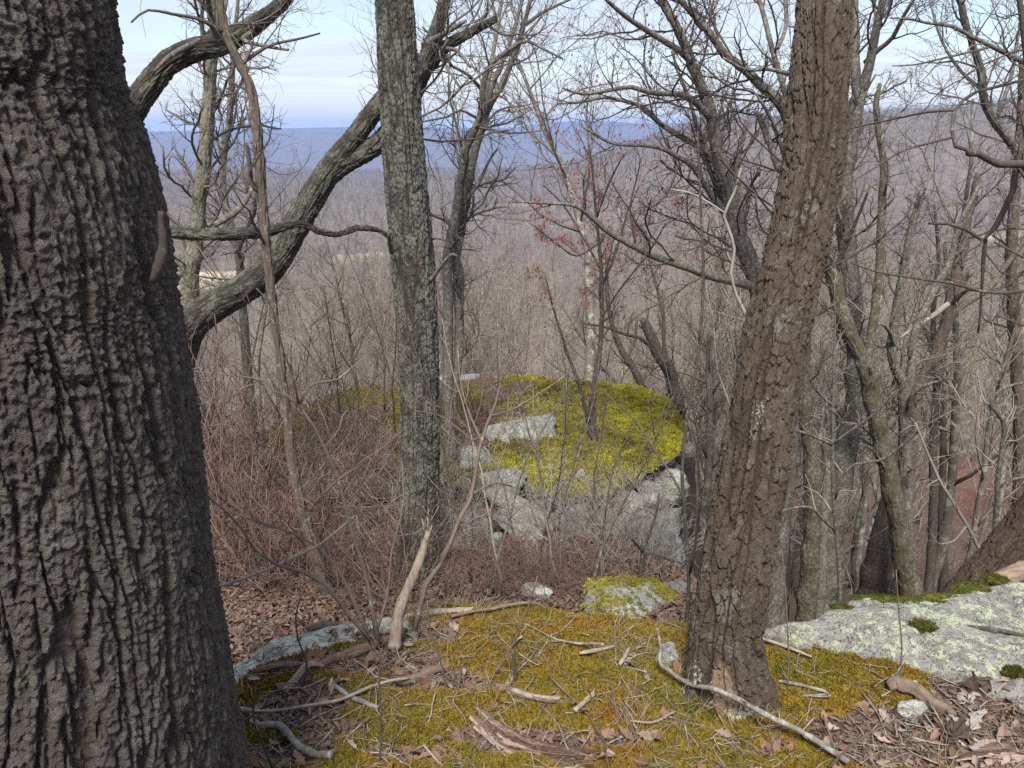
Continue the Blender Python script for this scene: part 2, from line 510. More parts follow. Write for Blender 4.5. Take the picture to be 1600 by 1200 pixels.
# ------------------------------------------------------------------ scattering of what nobody could count
TPL = bpy.data.collections.new('templates')
def scatter(name, pts, rot, scl, pick, templates, kind='stuff', parent=None):
    coll = bpy.data.collections.new(name + '_sources')
    for t in templates: coll.objects.link(t)
    me = bpy.data.meshes.new(name)
    me.vertices.add(len(pts)); me.vertices.foreach_set('co', np.asarray(pts, np.float32).ravel())
    for an, ty, key, ar in (('rot', 'FLOAT_VECTOR', 'vector', rot), ('scl', 'FLOAT', 'value', scl), ('pick', 'INT', 'value', pick)):
        a = me.attributes.new(an, ty, 'POINT')
        a.data.foreach_set(key, np.asarray(ar, np.int32 if ty == 'INT' else np.float32).ravel())
    ng = bpy.data.node_groups.new(name, 'GeometryNodeTree')
    ng.interface.new_socket('Geometry', in_out='INPUT', socket_type='NodeSocketGeometry')
    ng.interface.new_socket('Geometry', in_out='OUTPUT', socket_type='NodeSocketGeometry')
    n, l = ng.nodes, ng.links
    gi, go = n.new('NodeGroupInput'), n.new('NodeGroupOutput')
    iop = n.new('GeometryNodeInstanceOnPoints')
    ci = n.new('GeometryNodeCollectionInfo'); ci.inputs['Collection'].default_value = coll
    ci.inputs['Separate Children'].default_value = True; ci.inputs['Reset Children'].default_value = True
    def na(nm, ty):
        a = n.new('GeometryNodeInputNamedAttribute'); a.data_type = ty; a.inputs['Name'].default_value = nm
        return a.outputs['Attribute']
    e2r = n.new('FunctionNodeEulerToRotation')
    l.new(na('rot', 'FLOAT_VECTOR'), e2r.inputs[0])
    l.new(gi.outputs[0], iop.inputs['Points']); l.new(ci.outputs[0], iop.inputs['Instance'])
    iop.inputs['Pick Instance'].default_value = True
    l.new(na('pick', 'INT'), iop.inputs['Instance Index'])
    l.new(e2r.outputs[0], iop.inputs['Rotation']); l.new(na('scl', 'FLOAT'), iop.inputs['Scale'])
    l.new(iop.outputs[0], go.inputs[0])
    o = put(name, me, parent)
    o.modifiers.new('scatter', 'NODES').node_group = ng
    if kind: o['kind'] = kind
    return o
def src(name, me):
    return bpy.data.objects.new(name, me)

# ------------------------------------------------------------------ rock and moss materials
def rock_mat(name, c1=(0.23, 0.225, 0.215), c2=(0.36, 0.355, 0.34), lich=(0.50, 0.55, 0.42), amount=0.5, scale=1.0, dark=0.4, white=.6):
    m = NT(name)
    n1 = m.noise(5 * scale, 6, 0.65)
    n2 = m.noise(45 * scale, 4, 0.65)
    st = m.noise(2.2, 5, 0.7, m.mapv((3 * scale, 3 * scale, 26 * scale), rot=(0.25, 0.12, 0)))
    c = m.mix(m.ramp(n1, (0.3, 0.0), (0.7, 1.0)), c1, c2)
    c = m.mix(m.ramp(st, (0.56, 0.0), (0.66, dark)), c, (0.07, 0.07, 0.068))
    c = m.mix(m.ramp(n2, (0.55, 0.0), (0.75, 0.5)), c, (0.10, 0.10, 0.10))
    la = m.noise(6.5 * scale, 6, 0.72)
    lb = m.noise(34 * scale, 4, 0.6)
    lm = m.ramp(m.math('ADD', m.math('MULTIPLY', la, 0.68), m.math('MULTIPLY', lb, 0.32)), (0.62 - 0.2 * amount, 0.0), (0.655 - 0.2 * amount, 1.0))
    c = m.mix(m.math('MULTIPLY', lm, 0.9), c, m.mix(lb, lich, tuple(0.75 * q for q in lich)))
    gs = m.ramp(m.noise(9 * scale, 4, 0.6), (0.58, 0.0), (0.66, white))
    c = m.mix(gs, c, (0.50, 0.50, 0.48))
    wv = m.mapv((1, 1, 2.2), rot=(.2, .1, .4)); wq = m.N.new('ShaderNodeVectorMath'); wq.operation = 'ADD'; m.L.new(wv, wq.inputs[0]); m.L.new(m.noise(6 * scale, 4, .7, col=True), wq.inputs[1])
    ck = m.ramp(m.voro(2.3 * scale, wq.outputs[0], 'Distance', 'DISTANCE_TO_EDGE'), (0.0, 1.0), (.022, 0.0))
    c = m.mix(m.math('MULTIPLY', ck, .8), c, (0.05, 0.048, 0.045))
    m.color(c)
    n2 = m.math('SUBTRACT', n2, m.math('MULTIPLY', ck, 1.2))
    h = m.math('ADD', m.math('ADD', n2, m.math('MULTIPLY', st, 1.2)), m.math('MULTIPLY', lm, 0.25))
    m.bump(h, 0.9, 0.02 / scale)
    return m
M_ROCK = rock_mat('grey_rock').m
M_SLAB = rock_mat('lichen_slab_rock', (0.175, 0.168, 0.158), (0.30, 0.29, 0.275), (0.44, 0.48, 0.34), 0.64, 1.5, 0.45, .35).m
M_DROCK = rock_mat('dark_layered_rock', (0.13, 0.13, 0.125), (0.24, 0.24, 0.235), (0.40, 0.42, 0.38), .15, 1.0, .7).m
M_PALE = rock_mat('pale_lichen_rock', (0.20, 0.195, 0.185), (0.36, 0.355, 0.34), (0.47, 0.49, 0.40), 0.62, 1.7, 0.6).m

def moss_mat(name, cols, scale=2.2, bump=0.012):
    m = NT(name)
    n1 = m.noise(scale, 5, 0.62)
    n2 = m.noise(scale * 9, 4, 0.6)
    n3 = m.noise(160, 3, 0.6)
    c = m.ramp(m.math('ADD', m.math('MULTIPLY', n1, 0.75), m.math('MULTIPLY', n2, 0.25)), *[(0.34 + 0.32 * i / (len(cols) - 1), k) for i, k in enumerate(cols)])
    c = m.mix(m.math('MULTIPLY', n3, 0.35), c, tuple(0.4 * q for q in cols[0]))
    m.color(c)
    m.b.inputs['Roughness'].default_value = 1.0
    m.b.inputs['Specular IOR Level'].default_value = 0.08
    m.bump(m.math('ADD', n3, n2), 0.7, bump)
    return m
MOSS_COLS = [(0.12, 0.125, 0.025), (0.215, 0.18, 0.03), (0.285, 0.21, 0.034), (0.32, 0.19, 0.032), (0.33, 0.155, 0.028)]
MOSS_YEL = [(0.16, 0.115, 0.04), (0.27, 0.25, 0.035), (0.46, 0.43, 0.045), (0.58, 0.54, 0.055)]
M_MOSS = moss_mat('golden_brown_moss', MOSS_COLS).m
def muted_left(m):
    """the moss on the outcrop's western half is an older, duller olive"""
    src_ = m.b.inputs['Base Color'].links[0].from_socket
    sx = m.N.new('ShaderNodeSeparateXYZ'); m.L.new(m.pos, sx.inputs[0])
    f_ = m.ramp(m.math('ADD', m.math('MULTIPLY', m.math('ADD', sx.outputs[0], 1.6), .35), m.math('MULTIPLY', m.noise(1.1, 3), .5)), (.25, .8), (.75, 0.0))
    m.color(m.mix(f_, src_, (0.17, 0.15, 0.045)))
    return m
M_MOSSY = muted_left(moss_mat('yellow_green_moss', MOSS_YEL, 1.3)).m
M_MOSSG = moss_mat('deep_green_moss', [(0.055, 0.062, 0.016), (0.105, 0.112, 0.024), (0.155, 0.150, 0.032)], 4).m

# ------------------------------------------------------------------ the ledge in the foreground
ZL = -2.45
_cr = np.array([on_plane(px, py, ZL)[:2] for px, py in [(-250, 1075), (150, 1062), (330, 1048), (365, 1030), (430, 988), (520, 968), (640, 950), (700, 941), (780, 941), (850, 945), (930, 957), (1070, 968), (1190, 985), (1300, 975), (3000, 960), (1900, 960)]])
def crest(x): return np.interp(x, _cr[:, 0], _cr[:, 1])
def ledge_z(x, y, rough=True):
    d = y - crest(x)
    z = ZL + 0.045 * fbm(x * 1.1, y * 1.1, 4.0, 3) * sstep(0.0, 0.5, -d)
    z = z - sstep(-0.02, 0.34, d) * 1.5 - 0.03 * sstep(-0.25, 0.0, d)
    if rough: z = z + 0.010 * fbm(x * 11, y * 11, 2.0, 3)
    return z
def blob(x, y, px, py, rx, ry, ang=0):
    """soft oval round the ledge point seen at px, py; radii in metres"""
    c = on_plane(px, py, ZL)
    dx, dy = x - c[0], y - c[1]
    ca, sa = math.cos(ang), math.sin(ang)
    d = np.hypot((dx * ca + dy * sa) / rx, (-dx * sa + dy * ca) / ry)
    return 1 - sstep(0.55, 1.25, d)
def ledge_masks(x, y):
    wob = 0.35 * fbm(x * 5, y * 5, 9.0, 3)
    litter = np.zeros_like(x)
    for a in [(470, 1105, .26, .20), (585, 1040, .36, .13), (640, 1000, .30, .10), (690, 1075, .28, .10), (820, 1165, .36, .10), (1400, 1150, .42, .20), (1560, 1150, .45, .30), (1530, 1075, .25, .14), (1180, 1165, .16, .08), (1130, 1090, .22, .08), (960, 1160, .2, .05), (430, 1185, .30, .10), (520, 1150, .18, .07), (560, 985, .16, .05), (640, 1190, .25, .05)]:
        litter = np.maximum(litter, blob(x, y, *a))
    rock = np.zeros_like(x)
    d = y - crest(x)
    rock = np.maximum(rock, sstep(-0.34, -0.24, d + 0.05 * fbm(x * 4, y * 4, 1.0, 2)) * (1 - sstep(-0.62, -0.42, x)))
    rock = np.maximum(rock, sstep(-0.035, -0.005, d + 0.02 * fbm(x * 6, y * 6, 1.0, 2)))
    return np.clip(sstep(0.35, 0.62, litter + wob * 0.8), 0, 1), np.clip(rock, 0, 1)
nu, nv = 520, 210
ux = np.linspace(-2.9, 3.6, nu)
vv = np.linspace(0, 1, nv)
LX = np.broadcast_to(ux[None, :], (nv, nu))
LY = 1.5 + (crest(LX) + 0.45 - 1.5) * vv[:, None]
lm_, rm_ = ledge_masks(LX, LY)
clump = np.abs(fbm(LX * 9, LY * 9, 1.5, 3)) * 0.022 + 0.012 * fbm(LX * 26, LY * 26, .5, 2)
LZ = ledge_z(LX, LY) + (1 - np.maximum(lm_, rm_)) * (0.018 + clump)
mb = MB(); mb.add(np.stack([LX, LY, LZ], -1), grid_quads(nu, nv))
m = moss_mat('ledge_moss_rock_and_litter', MOSS_COLS)
mossc = m.b.inputs['Base Color'].links[0].from_socket
vl = m.voro(55, out='Color')
litc = m.ramp(m.noise(30, 2, .5, vl), (0.25, (0.07, 0.042, 0.030)), (0.5, (0.15, 0.10, 0.075)), (0.75, (0.30, 0.23, 0.185)))
litc = m.mix(m.ramp(m.noise(13, 3), (0.4, 0.0), (0.65, 0.7)), litc, (0.055, 0.035, 0.024))
rk = rock_mat('tmp'); 
n2 = m.noise(38, 4, .65); la = m.noise(8, 6, .72)
rc = m.mix(m.ramp(n2, (.35, 0.0), (.7, 1.0)), (0.46, 0.45, 0.42), (0.24, 0.235, 0.225))
rc = m.mix(m.ramp(la, (.42, 0.0), (.5, .8)), rc, (0.55, 0.58, 0.47))
sepm = m.N.new('ShaderNodeSeparateColor'); m.L.new(m.attr('mask'), sepm.inputs[0])
cc = m.mix(sepm.outputs[0], mossc, litc)
cc = m.mix(sepm.outputs[1], cc, rc)
m.color(cc)
bpy.data.materials.remove(rk.m)
ledge_me = mb.mesh('rock_ledge', m.m)
attr_color(ledge_me, 'mask', np.stack([lm_.ravel(), rm_.ravel(), np.zeros(lm_.size)], 1))
ledge = tag(put('rock_ledge', ledge_me), kind='structure')

# moss: feathery tufts over the ledge
def tuft_mesh(name, mat, seed, nb=12, h=0.013, spread=0.012, w=0.0016):
    r = np.random.default_rng(seed); b = MB()
    for i in range(nb):
        a = r.random() * 6.28; q = spread * math.sqrt(r.random())
        p = np.array([math.cos(a) * q, math.sin(a) * q, 0]); lean = np.array([math.cos(a), math.sin(a), 0]) * (0.25 + r.random() * 0.5)
        hh = h * (0.55 + 0.6 * r.random()); a2 = a + 1.57 + r.normal() * 0.6
        s = np.array([math.cos(a2), math.sin(a2), 0]) * w
        mid = p + (lean * 0.35 + np.array([0, 0, 1])) * hh * 0.6; tip = p + (lean + np.array([0, 0, 0.9])) * hh
        b.add([p - s, p + s, mid + s * .9, mid - s * .9, tip], [[0, 1, 2, 3]], [[3, 2, 4]])
    return b.mesh(name, mat)
tufts = [src('moss_tuft', tuft_mesh('moss_tuft', M_MOSS, 30 + i)) for i in range(4)]
tuftsy = [src('moss_tuft', tuft_mesh('moss_tuft', M_MOSSY, 40 + i, 12, 0.03, 0.035, 0.005)) for i in range(4)]
tuftsg = [src('moss_tuft', tuft_mesh('moss_tuft', M_MOSSG, 50 + i, 12, 0.012, 0.012, 0.0018)) for i in range(3)]
def upright(n, tilt=0.35):
    return np.stack([rng.normal(size=n) * tilt, rng.normal(size=n) * tilt, rng.random(n) * 6.28], 1)
n = 95000
qx = rng.uniform(-1.7, 2.6, n); qy = rng.uniform(2.25, 3.75, n)
a_, b_ = ledge_masks(qx, qy)
keep = (np.maximum(a_, b_) + 0.25 * rng.normal(size=n) < 0.42) & (qy < crest(qx) + 0.04)
ppx, ppy = project(np.stack([qx, qy, np.full(n, ZL)], 1))
keep &= (ppx > 300) & (ppx < 1680) & (ppy < 1260)
qx, qy = qx[keep], qy[keep]
from mathutils.bvhtree import BVHTree
def tree_of(me):
    vs = np.empty(len(me.vertices) * 3, np.float32); me.vertices.foreach_get('co', vs)
    return BVHTree.FromPolygons([tuple(v) for v in vs.reshape(-1, 3).tolist()], [tuple(p.vertices) for p in me.polygons])
def ledge_top(x, y):
    """height of the built ledge surface, by its grid"""
    i = np.clip((np.asarray(x) + 2.9) / 6.5 * (nu - 1), 0, nu - 1.001); i0 = i.astype(int); f = i - i0
    cy_ = crest(x) + 0.45
    j = np.clip((np.asarray(y) - 1.5) / (cy_ - 1.5) * (nv - 1), 0, nv - 1.001); j0 = j.astype(int); g = j - j0
    return (LZ[j0, i0] * (1 - f) + LZ[j0, i0 + 1] * f) * (1 - g) + (LZ[j0 + 1, i0] * (1 - f) + LZ[j0 + 1, i0 + 1] * f) * g
qz = ledge_top(qx, qy) - 0.002
scatter('moss_carpet', np.stack([qx, qy, qz], 1), upright(len(qx)), rng.uniform(0.7, 1.5, len(qx)), rng.integers(0, 4, len(qx)), tufts)

# ------------------------------------------------------------------ the pale slab on the right of the ledge
def strip_rock(name, near, far, z_near, z_far, z_mid, mat, seed, nu=170, nv=70, rough=0.02):
    """a low slab between a near and a far outline (photo points on the planes z_near and z_far); skirts go down all round"""
    N_ = np.array([on_plane(px, py, z_near) for px, py in near]); Fa = np.array([on_plane(px, py, z_far) for px, py in far])
    N_ = catmull(N_, nu); Fa = catmull(Fa, nu)
    t = np.linspace(0, 1, nv)[:, None, None]
    V = N_[None] * (1 - t) + Fa[None] * t
    bulge = np.sin(np.pi * np.clip(t[..., 0], 0, 1)) ** 0.6
    X, Y = V[..., 0], V[..., 1]
    ends = sstep(0, 0.06, np.linspace(0, 1, nu))[None]
    lay = fbm(X * 1.3 + Y * 2.2, Y * 7.0 - X * 1.5, seed, 4)
    V[..., 2] += z_mid * bulge * ends + rough * fbm(X * 5, Y * 5, seed, 4) + 0.022 * np.round(lay * 2.5) / 2.5
    near_s = V[0].copy(); near_s[:, 2] -= 0.25; near_s[:, 1] -= 0.02
    far_s = V[-1].copy(); far_s[:, 1] += 0.10; far_s[:, 2] -= 0.25
    far_s2 = far_s.copy(); far_s2[:, 2] -= 1.6; far_s2[:, 1] += 0.1
    V = np.concatenate([near_s[None], V, far_s[None], far_s2[None]])
    b = MB(); b.add(V, grid_quads(nu, nv + 3))
    return b.mesh(name, mat), V
slab_me, SLAB = strip_rock('rock_slab',
    [(1186, 986), (1230, 1006), (1290, 1016), (1360, 1026), (1450, 1046), (1530, 1075), (1620, 1110), (1800, 1180)],
    [(1192, 980), (1255, 978), (1300, 955), (1345, 938), (1450, 930), (1545, 920), (1640, 908), (1850, 900)],
    ZL + 0.035, ZL + 0.07, 0.05, M_SLAB, 3.0)
slab = tag(put('rock_slab', slab_me), 'broad grey rock slab with pale green lichen beside the thick brown trunk', 'rock')

def rock_mesh(name, size, seed, mat, sub=4, boxy=0.55, rough=0.16, strata=0.08, freq=1.6):
    import bmesh
    bm = bmesh.new(); bmesh.ops.create_icosphere(bm, subdivisions=sub, radius=1.0)
    v = np.array([q.co for q in bm.verts]); f = np.array([[q.index for q in p.verts] for p in bm.faces]); bm.free()
    v = np.sign(v) * np.abs(v) ** boxy
    r = np.random.default_rng(seed)
    for _ in range(7):                                   # a few broken faces
        d = r.normal(size=3); d /= np.linalg.norm(d); h = r.uniform(0.62, 0.95)
        e = v @ d - h
        v = v - np.outer(np.clip(e, 0, None), d) * 0.9
    s0 = seed * 3.7
    n_ = fbm(v[:, 0] * freq + s0, v[:, 1] * freq, v[:, 2] * freq, 5)
    v = v * (1 + rough * n_)[:, None]
    lay = perlin(np.floor(v[:, 2] * 7 + 0.4 * fbm(v[:, 0] * 2, v[:, 1] * 2, s0, 2)) * 3.1 + 0.5, v[:, 0] * 0.8 + s0, v[:, 1] * 0.8)
    v[:, :2] *= (1 + strata * lay)[:, None]
    b = MB(); b.add(v * np.array(size), t=f)
    return b.mesh(name, mat)
def rock(name, c, size, seed, label, mat=None, rot=(0, 0, 0), cat='rock', group=None, **k):
    o = put(name, rock_mesh(name, size, seed, mat or M_ROCK, **k), None, tuple(c)); o.rotation_euler = rot
    return tag(o, label, cat, group)

# ------------------------------------------------------------------ the mossy outcrop beyond the gully
ZO = -4.42
out_px = [(1062, 700), (1072, 668), (1058, 636), (1040, 614), (1000, 604), (930, 594), (850, 588), (740, 586), (600, 597), (500, 618), (440, 648), (410, 690), (470, 730), (600, 742), (720, 752), (790, 752), (850, 764), (905, 772), (950, 764), (1000, 738), (1035, 716)]
OUT = np.array([on_plane(px, py, ZO) for px, py in out_px])
OC = np.array([0.15, 11.2])
_oa = np.arctan2(OUT[:, 1] - OC[1], OUT[:, 0] - OC[0]); _or = np.hypot(OUT[:, 0] - OC[0], OUT[:, 1] - OC[1])
_k = np.argsort(_oa); _oa, _or = _oa[_k], _or[_k]
def out_r(a):
    aa = np.concatenate([_oa - 2 * np.pi, _oa, _oa + 2 * np.pi]); r3 = np.concatenate([_or] * 3)
    return np.interp(a, aa, r3)
def out_top(x, y):
    a = np.arctan2(y - OC[1], x - OC[0]); q = np.hypot(x - OC[0], y - OC[1]) / out_r(a)
    return ZO + 0.09 * (1 - q ** 2) + 0.10 * fbm(x * 0.7, y * 0.7, 6.0, 3) * (1 - 0.6 * q) - 0.10 * sstep(0.86, 1.0, q)
def out_moss(x, y):
    """moss mask on the outcrop's top: thick to the right, patchy with leaf litter to the left"""
    px, py = project(np.stack([x, y, np.full_like(x, ZO)], -1))
    right = sstep(735, 900, px + 0.35 * (py - 660))
    patch = 0.60 + 0.60 * fbm(x * 1.5, y * 1.5, 7.7, 4)
    t = np.maximum(right * (0.90 + 0.55 * fbm(x * 2.4, y * 2.4, 2.7, 4)), patch * 0.85)
    t = t - 0.5 * (1 - sstep(610, 640, py)) * right * (0.3 + 0.5 * fbm(x * 2, y * 2, 1.2, 2))
    return sstep(0.42, 0.62, t)
def out_surf(x, y):
    """the outcrop's top with its swollen moss"""
    mk = out_moss(x, y)
    return out_top(x, y) + 0.03 * fbm(x * 4, y * 4, 1.0, 3) + mk * (0.02 + 0.10 * np.abs(fbm(x * 3.2, y * 3.2, 4.4, 3)) + .02 * fbm(x * 12, y * 12, 1, 2))
NA, NT_, NS = 480, 80, 60
aa = np.linspace(0, 2 * np.pi, NA, endpoint=False)
rout = out_r(aa) * (1 + 0.05 * fbm(np.cos(aa) * 6, np.sin(aa) * 6, 2.0, 5, .6))
q = np.linspace(0.01, 1, NT_) ** 0.75
TX = OC[0] + q[:, None] * rout[None] * np.cos(aa)[None]; TY = OC[1] + q[:, None] * rout[None] * np.sin(aa)[None]
TZ = out_surf(TX, TY)
rows = [np.stack([TX, TY, TZ], -1)]
hs = np.linspace(0, 1, NS)[1:] ** 1.25 * 5.6
for h in hs:                                            # stepped, undercut faces
    zz = TZ[-1] - h
    lay = np.floor((h + 0.25 * fbm(np.cos(aa) * 3, np.sin(aa) * 3, 0.5, 2)) * 5.5)
    off = 0.22 * perlin(lay * 1.73 + 0.5, np.cos(aa) * 2.2, np.sin(aa) * 2.2) + 0.10 * fbm(np.cos(aa) * 7, np.sin(aa) * 7, h * 2.0, 3)
    under = -0.30 * np.exp(-((h - 0.34) / 0.20) ** 2) - 0.05 * sstep(0.5, 1.6, h) + 0.5 * sstep(1.0, 4, h)
    r_ = rout + (off + under) * sstep(0, 0.10, h)
    rows.append(np.stack([OC[0] + r_ * np.cos(aa), OC[1] + r_ * np.sin(aa), zz], -1)[None])
OV = np.concatenate(rows)
mb = MB(); mb.add(OV, grid_quads(NA, NT_ + NS - 1, True))
omask = np.concatenate([out_moss(TX, TY).ravel(), np.zeros((NS - 1) * NA)])
oside = np.concatenate([np.repeat(sstep(0.965, 1.0, q + 0.0), NA), np.ones((NS - 1) * NA)])
m = muted_left(moss_mat('outcrop_rock_moss_and_litter', MOSS_YEL, 1.3, 0.03))
mossc = m.b.inputs['Base Color'].links[0].from_socket
vl = m.voro(22, out='Color')
litc = m.ramp(m.noise(25, 2, .5, vl), (0.25, (0.085, 0.052, 0.038)), (0.5, (0.17, 0.115, 0.085)), (0.75, (0.30, 0.22, 0.175)))
n1 = m.noise(3, 6, .65); n2 = m.noise(24, 4, .65)
st = m.noise(2.0, 5, .7, m.mapv((1.2, 1.2, 14), rot=(0.06, 0.05, 0)))
rc = m.mix(m.ramp(n1, (.3, 0.0), (.7, 1.0)), (0.105, 0.103, 0.098), (0.235, 0.232, 0.222))
rc = m.mix(m.ramp(st, (.54, 0.0), (.66, .65)), rc, (0.085, 0.085, 0.08))
rc = m.mix(m.ramp(m.noise(4.5, 6, .72), (.54, 0.0), (.62, .7)), rc, (0.40, 0.41, 0.37))
rc = m.mix(m.ramp(m.noise(1.7, 5, .6), (.60, 0.0), (.70, .6)), rc, (0.075, 0.085, 0.04))
sepm = m.N.new('ShaderNodeSeparateColor'); m.L.new(m.attr('mask'), sepm.inputs[0])
cc = m.mix(sepm.outputs[0], litc, mossc); cc = m.mix(sepm.outputs[1], cc, rc)
m.color(cc)
nb = m.N.new('ShaderNodeBump'); nb.inputs['Strength'].default_value = 1.0; nb.inputs['Distance'].default_value = 0.05
m.L.new(m.math('ADD', n2, m.math('MULTIPLY', st, 1.5)), nb.inputs['Height']); m.L.new(nb.outputs[0], m.b.inputs['Normal'])
out_me = mb.mesh('rock_outcrop', m.m)
attr_color(out_me, 'mask', np.stack([omask, oside, np.zeros_like(omask)], 1))
outcrop = tag(put('rock_outcrop', out_me), 'flat topped grey rock outcrop capped with bright yellow green moss', 'rock outcrop')
n = 60000
a = rng.random(n) * 6.283; qq = np.sqrt(rng.random(n))
ox = OC[0] + qq * out_r(a) * np.cos(a); oy = OC[1] + qq * out_r(a) * np.sin(a)
k = (out_moss(ox, oy) + 0.25 * rng.normal(size=n) > 0.55) & (qq < 0.992)
ox, oy = ox[k], oy[k]
oz = out_surf(ox, oy) - 0.004
mc = scatter('moss_cap', np.stack([ox, oy, oz], 1), upright(len(ox)), rng.uniform(0.5, 1.3, len(ox)), rng.integers(0, 4, len(ox)), tuftsy, 'stuff', outcrop)
# cushions of moss rolling over the near rim
def cushion_mesh(name, size, seed, mat):
    return rock_mesh(name, size, seed, mat, sub=4, boxy=0.9, rough=0.28, strata=0.0, freq=2.6)

def at_out(px, py, dz=0.0):
    p = on_plane(px, py, ZO); return np.array([p[0], p[1], float(out_top(p[0], p[1])) + dz])
rock('boulder', at_out(818, 690, 0.05), (0.56, 0.42, 0.25), 11, 'whitish lichen covered boulder lying on top of the mossy outcrop', M_PALE, (0.12, -0.10, 0.3), boxy=.8)
rock('boulder', at_out(784, 752, 0.02), (0.30, 0.30, 0.24), 12, 'squarish pale rock block at the front edge of the mossy outcrop', M_PALE, (0.1, 0.1, 0.5))
rock('boulder', at_out(745, 724, 0.02), (0.26, 0.3, 0.2), 13, 'rounded pale rock beside a thin trunk on the outcrop front edge', M_PALE, (0.1, 0.2, 0.1))
rock('boulder', at_out(1056, 668, -0.2), (0.22, 0.42, 0.24), 14, 'dark grey layered block at the cliff end of the mossy outcrop', M_DROCK, (0.0, 0.1, 0.2), strata=0.16)
rock('boulder', at_out(1046, 706, -0.34), (0.22, 0.30, 0.22), 15, 'grey angular block below the layered block at the cliff end', M_ROCK, (0.0, -0.1, 0.6), strata=0.16)
rock('boulder', at_out(893, 768, -0.32), (0.24, 0.22, 0.26), 16, 'pale cracked block under the overhanging yellow moss rim', M_PALE, (0.0, 0.0, 0.3), strata=0.2)
rock('rock_fragment', at_out(905, 752, 0.03), (0.07, 0.06, 0.12), 17, 'small whitish stone standing upright on the outcrop moss rim', M_PALE, (0.2, 0.3, 0.3))
rock('rock_fragment', at_out(997, 672, 0.02), (0.16, 0.05, 0.05), 18, 'narrow pale stone lying in yellow moss near the outcrop end', M_PALE, (0, 0, 0.7))
rock('rock_fragment', at_out(1003, 697, 0.02), (0.14, 0.05, 0.04), 19, 'narrow pale stone nearest the outcrop rim in yellow moss', M_PALE, (0, 0, -0.5))
rock('boulder', at_out(715, 590, 0.0), (0.42, 0.25, 0.10), 20, 'low pale stone at the far edge of the outcrop behind the slim trunks', M_PALE)
rock('boulder', at_out(560, 742, -0.1), (0.8, 0.28, 0.15), 21, 'long dark rock step under the brush in front of the outcrop', M_DROCK, (0, 0, 0.1), strata=0.2)
for i, (px, py, dz, sx, sy, sz, sd) in enumerate([(948, 772, -.22, .20, .16, .15, 71), (985, 752, -.25, .18, .2, .16, 72), (1018, 732, -.22, .2, .2, .13, 73), (845, 768, -.12, .2, .16, .10, 74), (930, 775, -.5, .26, .18, .16, 75), (975, 755, -.6, .22, .2, .2, 76), (1020, 728, -.55, .2, .2, .2, 77)]):
    rock('rock_block', at_out(px, py, dz), (sx, sy, sz), sd, 'broken grey block sticking out of the cliff under the yellow moss rim', M_ROCK if i % 3 == 1 else M_DROCK, (.1 * (i % 3 - 1), .12 * (i % 2), .4 * i), group='broken blocks along the outcrop cliff', strata=.2)
def on_ground(px, py, dz=0.0):
    p = ground_hit(px, py); p[2] = float(H(p[0], p[1])) + dz; return p
rock('rock_plank', on_ground(828, 822, 0.12), (0.60, 0.16, 0.10), 22, 'long pale slanted rock bar in the red brush, upper of two', M_PALE, (0.1, 0.42, -0.35), strata=0.15)
rock('rock_plank', on_ground(818, 842, 0.08), (0.38, 0.16, 0.11), 23, 'long pale slanted rock bar in the red brush, lower of two', M_PALE, (0.1, 0.40, -0.35), strata=0.15)
rock('boulder', on_ground(733, 838, 0.06), (0.24, 0.2, 0.18), 24, 'whitish angular boulder in the red brush behind the trunk with flaky bark', M_PALE, (0.2, 0.1, 0.4))
rock('boulder', on_ground(724, 862, 0.04), (0.20, 0.16, 0.12), 25, 'smaller whitish boulder just below the angular one in the brush', M_PALE, (0.1, 0.3, 0.0))
rock('boulder', on_ground(775, 852, 0.02), (0.10, 0.1, 0.12), 26, 'small grey stone between the white boulders and the slanted bars', M_PALE)
rock('boulder', on_ground(840, 930, 0.03), (0.16, 0.11, 0.07), 27, 'grey stone poking from brush just behind the mossy ledge', M_PALE)
rock('boulder', on_ground(1010, 850, -0.1), (0.35, 0.3, 0.65), 28, 'upright grey rock leaning on the foot of the outcrop cliff', M_DROCK, (0.1, 0.2, 0.2), strata=0.2)
rock('boulder', on_ground(935, 830, -0.1), (0.5, 0.3, 0.35), 29, 'layered grey rock at the foot of the outcrop cliff', M_DROCK, (0.0, 0.1, 0.0), strata=0.2)
# the lower rock with a coat of yellow moss
mr = on_ground(1003, 948, -0.02)
rk_o = rock('mossy_rock', mr, (0.46, 0.40, 0.15), 31, 'low rock coated in yellow moss between the ledge and the gully', M_PALE, (0.08, 0.33, -0.1), boxy=0.6, rough=0.14, strata=0.05)
pv = np.array([q.co for q in rk_o.data.vertices]); pn = np.array([q.normal for q in rk_o.data.vertices])
ok_ = np.where((pn[:, 2] > -.05) & (fbm(pv[:, 0] * 6, pv[:, 1] * 6, 2.0, 3) > -.55))[0]
idx = rng.choice(ok_, 3000)
scatter('moss_coat', pv[idx] + rng.normal(size=(3000, 3)) * np.array([.012, .012, .002]), upright(3000), rng.uniform(0.25, 0.6, 3000), rng.integers(0, 4, 3000), tuftsy, 'stuff', rk_o)
rock('boulder', on_ground(1062, 925, -0.02), (0.14, 0.10, 0.08), 32, 'grey stone tucked behind the low yellow mossy rock', M_DROCK)
